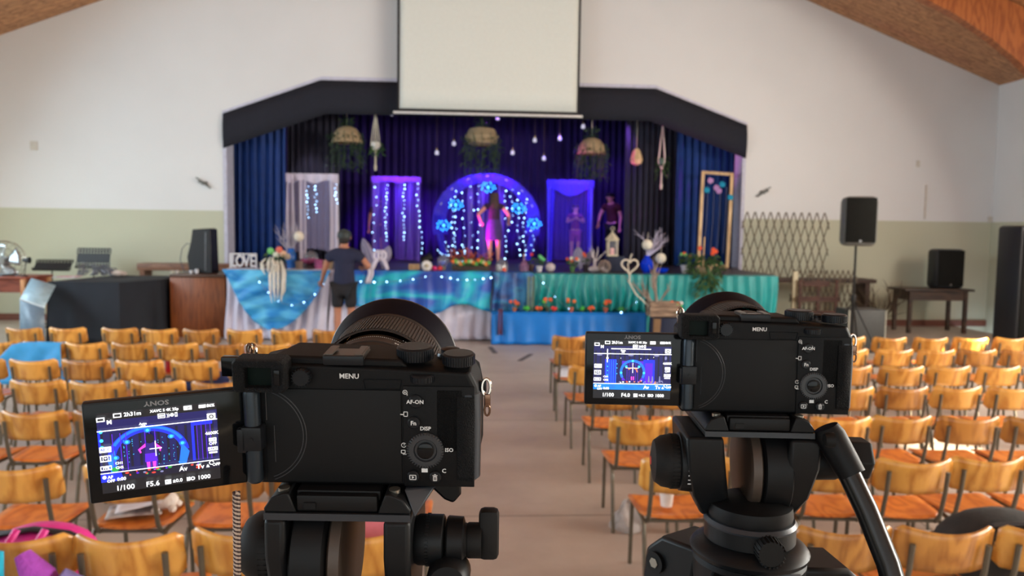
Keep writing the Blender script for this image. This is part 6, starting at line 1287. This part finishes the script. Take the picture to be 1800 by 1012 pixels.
# ------------------------------------------------------------ video heads and tripods
hb = mat('fluid_head_black', (17, 18, 20), .42, spec=.22, var=.06); hb2 = mat('fluid_head_dark', (11, 11, 13), .5, spec=.22, var=.06); edge_m = mat('head_edge_grey', (48, 52, 58), .35, .3)
knobm = mat('rubber_knob', (20, 19, 19), .6, spec=.22, var=.08); brown_m = mat('head_inner_bronze', (70, 58, 50), .45, .3); screwm = mat('steel_screw', (150, 146, 136), .3, .9)
def tripod(label, camroot, pitch, rz, xo, variant, legyaw):
    """origin: centre of the platform, just under the camera"""
    base_ = camroot.matrix_basis if False else None
    Mc = Matrix.Translation(camroot.location) @ Euler(camroot.rotation_euler).to_matrix().to_4x4()
    Pm = Mc @ Matrix.Translation((xo*k_, 5*k_, -33.5*k_))
    hp = Pm.translation; t = thing('video_tripod', label, 'tripod', (hp.x, hp.y, 0), rz); inv = Matrix.Translation((hp.x, hp.y, 0)) @ Matrix.Rotation(rz, 4, 'Z'); inv = inv.inverted()
    T_ = inv @ Pm                                                    # tilting part
    Z0 = hp.z
    def B(fn, name, mm_, par=t, tilt=False, **kw):
        m = MB(); m.M = T_.copy() if tilt else Matrix.Translation((0, 0, Z0)); fn(m); return m.build(name, mm_, par, **kw)
    mm = lambda *a: tuple(v*k_ for v in a)
    B(lambda m: m.box(mm(0, 26, -2.4), mm(44, 74, 5.5), bev=.001), 'camera_plate', hb2, tilt=True, bevel=0)
    B(lambda m: [m.box(mm(x, 12, -.2), mm(11, 20, 1.0), bev=.0004) for x in (-12, 12)], 'plate_pad', knobm, tilt=True)
    def plat(m):
        m.mesh([mm(*v) for x_ in (0,) for v in ((-38, -16, -10), (38, -16, -10), (38, 70, -10), (-38, 70, -10), (-38, -16, -14), (38, -16, -14), (38, 70, -14), (-38, 70, -14))], [(0, 1, 2, 3), (7, 6, 5, 4), (0, 4, 5, 1), (1, 5, 6, 2), (2, 6, 7, 3), (3, 7, 4, 0)], False)
        for s_ in (-1, 1):
            P = [(s_*38, -10), (s_*38, -8), (s_*34, -2), (s_*28, .5), (s_*25, .5), (s_*21, -10)]
            m.prism([(x*k_, z*k_) for x, z in P], 86*k_, Matrix.Translation(mm(0, -16, 0)))
    B(plat, 'platform', hb, tilt=True, bevel=.0008)
    B(lambda m: (m.box(mm(0, -13, -5), mm(42, 5, 9), bev=.0012), m.box(mm(-14, -15.8, -6), mm(6, .8, 3.5))), 'plate_clamp', hb2, tilt=True)
    B(lambda m: (m.box(mm(0, -16.3, -12), mm(76, .8, 3.8)),), 'platform_edge', edge_m, tilt=True)
    for x in (-29, 29): B(lambda m: m.lathe([(3*k_, -1*k_), (3*k_, 1*k_), (1.2*k_, 1.2*k_)], mm(x, -9, 0), 'Z', 14), 'clamp_screw', screwm, tilt=True)
    # tilt drums left and right
    def drum(x0, x1, R1, zc_, mm_, name):
        B(lambda m: m.lathe([(R1*.9*k_, x0*k_), (R1*k_, (x0+2)*k_), (R1*k_, (x1-2)*k_), (R1*.9*k_, x1*k_)], mm(0, 0, zc_), 'X', 44), name, mm_)
    def arm(x0, x1, name, mm_, P):
        n = len(P); ln = (lambda z: 0) if variant == 1 else (lambda z: (16 if x0 < 0 else -15)*((-15-z)/63)**3 if z < -15 else 0); B(lambda m: m.mesh([mm(x0+ln(z), y, z) for y, z in P]+[mm(x1+ln(z)*.8, y, z) for y, z in P], [tuple(range(n)), tuple(range(2*n-1, n-1, -1))]+[(i, (i+1) % n, (i+1) % n+n, i+n) for i in range(n)], False), name, mm_, bevel=.0025)
    Pa_ = [(-16, -15), (50, -15), (52, -36), (46, -58), (32, -78), (4, -78), (-8, -60), (-16, -36)]
    if variant == 1: lo_, hi_ = (-38, -8), (24, 38)
    else: lo_, hi_ = (-50, -24), (22, 44)
    def xdrum(x0, x1, R1, name, mm_): B(lambda m: m.lathe([(R1*.93*k_, x0*k_), (R1*k_, (x0+1.5)*k_), (R1*k_, (x1-1.5)*k_), (R1*.93*k_, x1*k_)], mm(0, 18, -44), 'X', 48), name, mm_)
    arm(lo_[0], lo_[1] if variant == 2 else lo_[0]+11, 'side_arm', hb, Pa_); arm(hi_[0], hi_[1], 'side_arm', hb, Pa_)
    if variant == 1: xdrum(-26, -7, 35, 'tilt_drum', hb2); xdrum(-6.5, 2, 33, 'drum_cover', brown_m)
    else: xdrum(-4, 5, 34, 'drum_cover', brown_m); xdrum(5.5, 26, 35, 'tilt_drum', hb2)
    B(lambda m: m.box(mm(0, 40, -20), mm(60, 20, 12), bev=.002), 'head_bridge', hb2)
    # counterbalance dial on the left
    kx = -38 if variant == 1 else -52
    def bal(m):
        m.lathe([(19*k_, kx*k_), (20*k_, (kx-3)*k_), (18.5*k_, (kx-12)*k_), (15*k_, (kx-17)*k_), (6*k_, (kx-19)*k_)], mm(0, 10, -40), 'X', 40)
        for k in range(40): a = k*pi/20; m.box(mm(kx-3, 10+19.6*cos(a), -40+19.6*sin(a)), mm(5, .9, 1.4), (a, 0, 0))
    B(bal, 'balance_dial', knobm)
    if variant == 2: B(lambda m: m.lathe([(17*k_, -53*k_), (21*k_, -51*k_), (22*k_, -40*k_)], mm(0, 10, -40), 'X', 40), 'dial_hub', hb)
    if variant == 2: B(lambda m: m.lathe([(3.2*k_, (kx-19.2)*k_), (3.2*k_, (kx-18)*k_)], mm(0, 10, -40), 'X', 14), 'dial_badge', mat('red_badge', (190, 40, 44), .4)); B(lambda m: [m.box(mm(kx+6+k*.0, 10-22.2*cos(a), -40+22.2*sin(a)), mm(2.4, .6, .6), (a, 0, 0)) for k, a in enumerate([-.5+k*.16 for k in range(9)])], 'scale', printw)
    # rosette and pan-bar clamp on the right
    if variant == 1:
        def ros(m):
            m.lathe([(12.5*k_, 38*k_), (13.6*k_, 40*k_), (13.6*k_, 53*k_), (12*k_, 54*k_)], mm(0, 8, -34), 'X', 36)
            for k in range(44): a = k*pi/22; m.box(mm(45, 8+13.7*cos(a), -34+13.7*sin(a)), mm(1.6, .7, .9), (a, 0, 0))
        B(ros, 'rosette', hb); B(lambda m: m.lathe([(12*k_, 55*k_), (13*k_, 56*k_), (12.5*k_, 64*k_), (9.5*k_, 65*k_), (9*k_, 66*k_)], mm(0, 8, -34), 'X', 30), 'bar_clamp', hb2)
        B(lambda m: (m.lathe([(9*k_, 66*k_), (9.6*k_, 67*k_), (9.6*k_, 74*k_)], mm(0, 8, -34), 'X', 24), m.box(mm(78, 8, -30), mm(11, 10, 28), bev=.003)), 'clamp_knob', knobm)
        B(lambda m: m.lathe([(9.5*k_, -12*k_), (11.5*k_, -9*k_), (11.5*k_, 6*k_), (9*k_, 9*k_)], mm(57, 0, -50), 'Y', 26), 'pan_bar_collar', hb)
        B(lambda m: m.tube([mm(57, -4, -52), mm(62, -50, -130), mm(72, -110, -230), mm(76, -160, -330)], .0085, 14), 'pan_bar', mat('black_tube_gloss', (18, 17, 17), .25)); B(lambda m: m.tube([mm(76, -160, -330), mm(80, -205, -420)], .0135, 14), 'pan_bar_grip', rubber)
        B(lambda m: m.prism([(x*k_, z*k_) for x, z in ((40, 4), (44, 7), (60, 6), (63, 2), (63, -6), (59, -11), (54, -9))], .006, Matrix.Translation(mm(0, 0, 0))), 'plate_lock_lever', gloss, bevel=.0015)
        B(lambda m: m.mesh([mm(*v) for v in ((34, -10, 0), (50, 0, -1), (50, 40, -1), (34, 50, 0), (40, -14, -14), (40, 46, -14))], [(0, 1, 2, 3), (0, 4, 1), (3, 2, 5), (1, 4, 5, 2), (0, 3, 5, 4)], False), 'side_wing', edge_m, bevel=.001)
    else:
        B(lambda m: m.lathe([(13*k_, 44*k_), (13.5*k_, 46*k_), (13*k_, 60*k_), (11*k_, 61*k_)], mm(0, 6, -36), 'X', 30), 'rosette', hb2)
        B(lambda m: (m.lathe([(15*k_, 58*k_), (16*k_, 60*k_), (15.5*k_, 84*k_), (13*k_, 86*k_)], mm(0, 10, -34), 'X', 6),), 'clamp_knob', knobm, bevel=.001)
        B(lambda m: m.tube([mm(46, -14, -6), mm(49, -15, -12), mm(57, -22, -28), mm(61, -26, -36)], [.0085, .0105, .0098, .0092], 18), 'bar_clamp', hb2)
        B(lambda m: m.tube([mm(56, -22, -28), mm(67, -36, -56), mm(76, -52, -86), mm(82, -70, -122), mm(88, -90, -165), mm(96, -120, -240), mm(104, -150, -320)], .0076, 18), 'pan_bar', mat('black_tube_gloss', (18, 17, 17), .25))
        B(lambda m: m.tube([mm(104, -150, -320), mm(112, -180, -400)], .0135, 14), 'pan_bar_grip', rubber)
        B(lambda m: m.lathe([(4*k_, 36*k_), (5*k_, 38*k_), (5*k_, 42*k_)], mm(0, -40, -8), 'X', 14), 'plate_lock_knob', knobm)
    Z_keep = Z0; Z0 = Z0+.019
    # pan base, knob, bowl
    B(lambda m: m.lathe([(20*k_, -98*k_), (29*k_, -96*k_), (30*k_, -92*k_), (29*k_, -85*k_), (20*k_, -81*k_)], seg=44), 'pan_housing', hb2); B(lambda m: m.lathe([(30*k_, -112*k_), (32*k_, -110*k_), (32*k_, -98*k_), (29*k_, -96*k_)], mm(0, 0, 0), seg=44), 'pan_base', hb)
    B(lambda m: m.lathe([(32.3*k_, -99*k_), (32.8*k_, -97.6*k_), (31*k_, -95*k_)], seg=44), 'pan_rim', edge_m)
    B(lambda m: [m.lathe([(8.6*k_, -42*k_), (9*k_, -40*k_), (9*k_, -30*k_)], mm(4, 0, -106), 'Y', 28)]+[m.box((.004+.009*cos(a), -.037, -.106+.009*sin(a)), (.0012, .012, .0008), (0, -a, 0)) for a in [k*pi/11 for k in range(22)]], 'pan_lock_knob', knobm)
    B(lambda m: m.lathe([(36*k_, -124*k_), (41*k_, -121*k_), (42*k_, -118*k_), (40*k_, -115*k_), (32*k_, -111*k_)], seg=48), 'head_flange', hb)
    B(lambda m: m.lathe([(26*k_, -175*k_), (34*k_, -168*k_), (38*k_, -150*k_), (40*k_, -126*k_), (38*k_, -123*k_)], seg=44), 'bowl', hb2)
    B(lambda m: m.tube([mm(-8, -40, -124), mm(26, -34, -124)], .0018, 8), 'bubble_strip', mat('pale_line', (120, 124, 130), .4, .4))
    # spider arms and legs
    for k in range(3):
        a = legyaw+k*2*pi/3; c, s_ = cos(a), sin(a)
        q = lambda r, w_, z: (c*r*k_-s_*w_*k_, s_*r*k_+c*w_*k_, z*k_)
        def sp(m):
            P = [(30, -126), (66, -128), (82, -142), (86, -168), (70, -182), (36, -166)]; n = len(P)
            m.mesh([q(r, -21, z) for r, z in P]+[q(r, 21, z) for r, z in P], [tuple(range(n)), tuple(range(2*n-1, n-1, -1))]+[(i, i+n, (i+1) % n+n, (i+1) % n) for i in range(n)], False)
        B(sp, 'leg_socket', hb, bevel=.003)
        B(lambda m: m.tube([q(70, -24, -150), q(70, 24, -150)], [.0085, .0085], 20), 'pivot_bolt', hb2); B(lambda m: m.tube([q(70, -24.8, -150), q(70, 24.8, -150)], .0042, 6), 'bolt_screw', screwm)
        L0 = Vector(q(76, 0, -172)); foot = Vector(q(430, 0, 0)); foot.z = .03-Z0; dd = foot-L0
        B(lambda m: (m.tube([L0+Vector(q(0, 11, 0)), L0+dd*.5+Vector(q(0, 11, 0))], .0095, 10), m.tube([L0-Vector(q(0, 11, 0)), L0+dd*.5-Vector(q(0, 11, 0))], .0095, 10)), 'leg', mat('black_leg_tube', (34, 33, 34), .35, .3))
        B(lambda m: m.tube([L0+dd*.48, L0+dd*.985], .011, 12), 'lower_leg', MATS['black_leg_tube']); B(lambda m: m.box(L0+dd*.5, mm(44, 36, 34), (0, 0, a), bev=.004), 'leg_lock', hb)
        B(lambda m: m.ball(foot-Vector((0, 0, .004)), .024, 10, (1, 1, 1)), 'foot', knobm)
    return t
tripod('black video tripod under the nearest camera, left, with knob to its right', CAM1, 0, radians(-4), -12, 1, radians(60))
tripod('black video tripod under the right camera, red badge on its dial, long pan bar', CAM2, 0, radians(-6), -6, 2, radians(-112))
# woven cord hanging from the left flip screen
t = thing('braided_lanyard', 'brown and cream braided cord hanging down beside the nearest camera', 'cord', near(416, 905, .392)); cordm = mat('braid_dark', (62, 46, 44), .8); cordl = mat('braid_cream', (176, 156, 140), .8)
for ph, mm_, nm in ((0, cordm, 'dark_strand'), (pi/2, cordl, 'cream_strand'), (pi, cordm, 'dark_strand'), (3*pi/2, cordl, 'cream_strand')):
    m = MB(); m.tube([(.0013*cos(z*1500+ph)-.0028*0+.008*z*-.3, .0013*sin(z*1500+ph), -z+.012) for z in [k*.0007 for k in range(170)]], .00085, 6); m.build(nm, mm_, t)
# ------------------------------------------------------------ things left on and under the chairs
def cpos(side, row, k): c = CHAIRS[(side, row, k)]; return Vector(c.location)
# sky blue cloth over a chair in the second row
c = cpos('left', 1, 7); t = thing('blue_cloth', 'sky blue cloth thrown over a second row chair back at the far left', 'cloth', (c.x, c.y-.02, 0)); sky2 = mat('sky_blue_polyester', (60, 165, 232), .6, var=.08)
m = MB()
def f(u, v):
    a = u-.5
    if v < .3: q = v/.3; return (a*.36+.02, .045-.10*q, .69-.02*(1-q)-.03*abs(a)*q)
    q = (v-.3)/.7; return (a*(.40+.16*q)-.12*q*(1-u)-.05*q, -.06-.05*q-.022*sin(13*u+4*q)*q-.03*q*cos(5*u), .688-.30*q*(1+.25*sin(5*u)))
m.grid(f, 30, 14); m.build('main_panel', sky2, t, thick=.005)
m = MB(); m.grid(lambda u, v: (.16+.17*u+.03*v, .02-.06*v+.03*sin(8*u), .50-.34*v*(.5+.5*u)-.03*u), 12, 10); m.build('trailing_end', sky2, t, thick=.005)
# navy jacket and red bag
c = cpos('left', 2, 4); t = thing('navy_jacket', 'navy jacket bundled on the seat of a third row chair, left block', 'jacket', (c.x, c.y+.2, .392)); m = MB(); m.ball((-.02, 0, .055), .15, 16, (1.5, 1.0, .42)); m.ball((-.21, -.06, -.02), .08, 12, (.7, 1, 1.6)); m.ball((.1, .05, .09), .09, 12, (1.2, 1, .7)); m.build('jacket', mat('navy_padded', (28, 44, 96), .8, bump=.6), t)
t = thing('red_bag', 'small red and pink bag beside the navy jacket', 'bag', (c.x+.25, c.y+.05, 0)); m = MB(); m.box((0, 0, .21), (.11, .2, .42), bev=.03); m.build('bag', dye('red_pink_fabric', [(170, 30, 44), (220, 110, 130), (180, 40, 50)], 6), t); m = MB(); m.tube([(-.03, 0, .41), (-.03, 0, .48), (.03, 0, .48), (.03, 0, .41)], .007, 6); m.build('handle', mat('red_strap', (150, 24, 36), .7), t)
c = cpos('left', 1, 4); t = thing('drink_bottle', 'red drink bottle with clear top standing on a second row seat', 'bottle', (c.x-.12, c.y+.12, .386)); m = MB(); m.lathe([(.032, 0), (.035, .01), (.035, .12), (.02, .15)], seg=16); m.build('bottle', mat('red_bottle', (180, 24, 34), .3), t); m = MB(); m.lathe([(.016, .15), (.018, .19), (.012, .2)], seg=14); m.build('cap', mat('clear_cap', (200, 200, 206), .2), t)
# papers and plush dog
c = cpos('left', 5, 3); ZS_ = .394
t = thing('magazine', 'glossy folded magazine lying on a sixth row seat, left block', 'magazine', (c.x-.035, c.y+.19, ZS_), .3)
m = MB(); m.grid(lambda u, v: ((u-.5)*.24, (v-.5)*.18, .006+.012*sin(pi*u)*(.4+.6*v)), 10, 6); m.build('cover', dye('magazine_print', [(150, 140, 136), (196, 186, 182), (120, 108, 110)], 8), t, thick=.004)
m = MB(); m.grid(lambda u, v: (.02+(u-.5)*.2, -.02+(v-.5)*.12, .022+.03*u*(1-v)+.004), 8, 6); m.build('loose_sheet', mat('white_paper', (222, 218, 224), .7), t, thick=.002)
wf = mat('white_plush', (226, 220, 214), .95, bump=.5); bf = mat('brown_plush', (96, 56, 38), .95, bump=.5)
t = thing('plush_dog', 'small white and brown plush dog on the sixth row seat, left block', 'soft toy', (c.x+.095, c.y+.22, ZS_-.004), .35)
m = MB(); m.ball((0, 0, .045), .05, 14, (1.2, 1.0, .85)); m.ball((-.03, -.02, .11), .043, 14, (1.05, 1, .95)); m.ball((-.04, -.06, .097), .02, 10, (1.2, 1, .8)); [m.ball((x, y, .018), .02, 8, (1, 1.4, .8)) for x, y in ((-.045, -.045), (.03, -.05), (.055, .02), (-.04, .03))]; m.build('body', wf, t)
for x in (-.074, .014): m = MB(); m.ball((x, -.015, .115), .024, 10, (.5, .8, 1.15)); m.build('ear', bf, t)
m = MB(); m.ball((-.012, -.035, .125), .03, 10, (.8, .8, .8)); m.build('face_patch', bf, t)
for x in (-.052, -.02): m = MB(); m.ball((x, -.061 if x < -.03 else -.06, .118), .005, 8); m.build('eye', gloss, t)
m = MB(); m.ball((-.042, -.081, .100), .006, 8); m.build('nose', mat('pink_nose', (214, 110, 120), .5), t)
t = thing('striped_bag', 'grey and yellow striped pouch behind the plush dog', 'pouch', (c.x+.17, c.y+.30, ZS_-.006)); m = MB(); m.box((-.08, .03, .04), (.22, .07, .075), bev=.02); m.build('pouch', dye('stripe', [(150, 156, 160), (210, 176, 60), (120, 130, 136), (214, 214, 210)], 9, (.4, 1, 3)), t)
# pink and black backpack, rainbow bag, bottom left corner
c = cpos('left', 6, 3); pk = mat('hot_pink_nylon', (222, 50, 150), .5, bump=.3); bk = mat('black_nylon', (26, 24, 30), .6)
t = thing('backpack', 'pink and black backpack on a seat at the lower left edge', 'backpack', (c.x-.02, c.y+.20, .39)); m = MB(); m.ball((0, 0, .12), .15, 20, (1.35, .95, .85)); m.build('bag', pk, t)
m = MB(); m.tube([(-.2, -.02, .18), (-.12, -.05, .23), (0, -.06, .25), (.12, -.05, .23), (.19, -.02, .17)], .022, 8, flat=.5); m.tube([(-.21, -.05, .13), (-.08, -.11, .195), (.08, -.11, .19), (.2, -.04, .13)], .036, 8, flat=.5); m.build('straps', bk, t)
for x in (-.07, .03): m = MB(); m.tube([(x, -.15, .14), (x+.01, -.15, .20), (x+.03, -.09, .26)], .014, 6, flat=.5); m.build('pink_tape', pk, t)
t = thing('rainbow_bag', 'fluffy purple, white and turquoise bag hung on the chair at lower left', 'bag', (c.x+.055, c.y-.115, .035)); 
def puff(nm, cc, P, r): m = MB(); m.tube(P, r, 12, flat=.6); m.build(nm, mat('fluffy_%d' % cc[0], cc, .95, bump=.8, bscale=60), t)
puff('purple_side', (160, 70, 180), [(.03, 0, .62), (.09, -.02, .55), (.13, -.03, .45), (.12, -.02, .33)], [.03, .06, .075, .06])
puff('turquoise_band', (40, 170, 200), [(-.03, -.03, .645), (-.04, -.055, .56), (-.06, -.065, .45), (-.08, -.06, .33)], [.018, .04, .05, .045])
puff('lilac_band', (196, 190, 226), [(-.08, -.03, .64), (-.11, -.06, .55), (-.15, -.06, .42)], [.015, .025, .03])
puff('cream_strap', (226, 196, 190), [(-.22, 0, .62), (-.14, -.02, .635), (-.06, -.02, .64)], [.02, .022, .018])
puff('violet_tail', (120, 110, 170), [(.16, -.01, .56), (.2, 0, .52), (.2, .0, .44)], [.025, .045, .03])
# pink cushion seen through the left video head
c = cpos('left', 6, 0); t = thing('pink_cushion', 'pink cushion propped on the seat seen through the left video head', 'cushion', (c.x, c.y+.12, .392)); m = MB(); m.box((0, 0, .155), (.30, .07, .31), bev=.03); m.build('cushion', mat('dusty_pink_fabric', (206, 116, 128), .85), t)
# right of the aisle
c = cpos('right', 1, 0); t = thing('white_card', 'white card standing on the aisle seat of the second row, right', 'card', (c.x-.085, c.y+.085, .392), .1); m = MB(); m.box((0, 0, .10), (.11, .004, .20), (-.12, 0, 0)); m.build('card', mat('white_card_board', (216, 222, 236), .7), t)
c = cpos('right', 5, 0); t = thing('paper_cup', 'white takeaway cup on the aisle seat in front of right tripod', 'cup', (c.x-.02, c.y+.15, .392)); m = MB(); m.lathe([(.028, 0), (.038, .10), (.041, .102), (.040, .11), (.02, .115)], seg=20); m.build('cup', mat('white_cup', (226, 222, 216), .5), t)
p = atz(1098, 936, 0); t = thing('plastic_bag', 'crumpled clear plastic bag on the floor by the aisle, right', 'plastic bag', (p.x+.03, p.y+.05, 0)); m = MB()
m.grid(lambda u, v: ((.075+.02*sin(5*u*6.28)+.015*sin(11*u*6.28+7*v))*(1-.75*v**2)*cos(2*pi*u)*1.1+.002, (.07+.02*cos(4*u*6.28+5*v))*(1-.75*v**2)*sin(2*pi*u), .004+.17*v+.015*sin(17*u+5*v)*v), 30, 10); m.build('bag', mat('milky_plastic', (214, 208, 206), .25, trans=.35, alpha=.8, bump=.8), t)
c = cpos('right', 6, 3); t = thing('black_bag', 'large soft black bag on the seat at the lower right edge', 'bag', (c.x-.04, c.y+.21, .39)); m = MB(); m.ball((0, 0, .13), .17, 20, (1.55, .95, .88)); m.ball((-.2, .02, .12), .10, 12, (1.5, .8, .6)); m.build('bag', mat('dark_grey_fabric', (44, 42, 40), .9, bump=.3), t); m = MB(); m.tube([(-.24, -.03, .14), (-.1, -.1, .25), (.1, -.11, .26), (.25, -.04, .14)], .014, 6); m.build('strap', bk, t)
c = cpos('right', 6, 2); t = thing('dark_coat', 'dark coat hanging below the seats at the lower right', 'coat', (c.x+.20, c.y+.16, 0)); m = MB(); m.grid(lambda u, v: ((u-.5)*.28+.02*sin(9*v), .02*sin(14*u)+.02*v, .40-.28*v*(1+.1*sin(7*u))), 16, 8); m.build('coat', MATS['dark_grey_fabric'], t, thick=.02)
# strips of tape on the floor of the aisle
for px, py, a, lb in ((866, 615, .1, 'dark tape strip on the aisle floor near the tie-dyed cloth'), (924, 628, -.35, 'dark tape strip on the aisle floor near the blue plinth')):
    p = atz(px, py, 0); o = MB().box((0, 0, .0015), (.07, .62, .003)).build('floor_tape', mat('grey_tape', (96, 88, 84), .6), loc=(p.x, p.y, 0)); o.rotation_euler = (0, 0, a); tag(o, lb, 'tape')
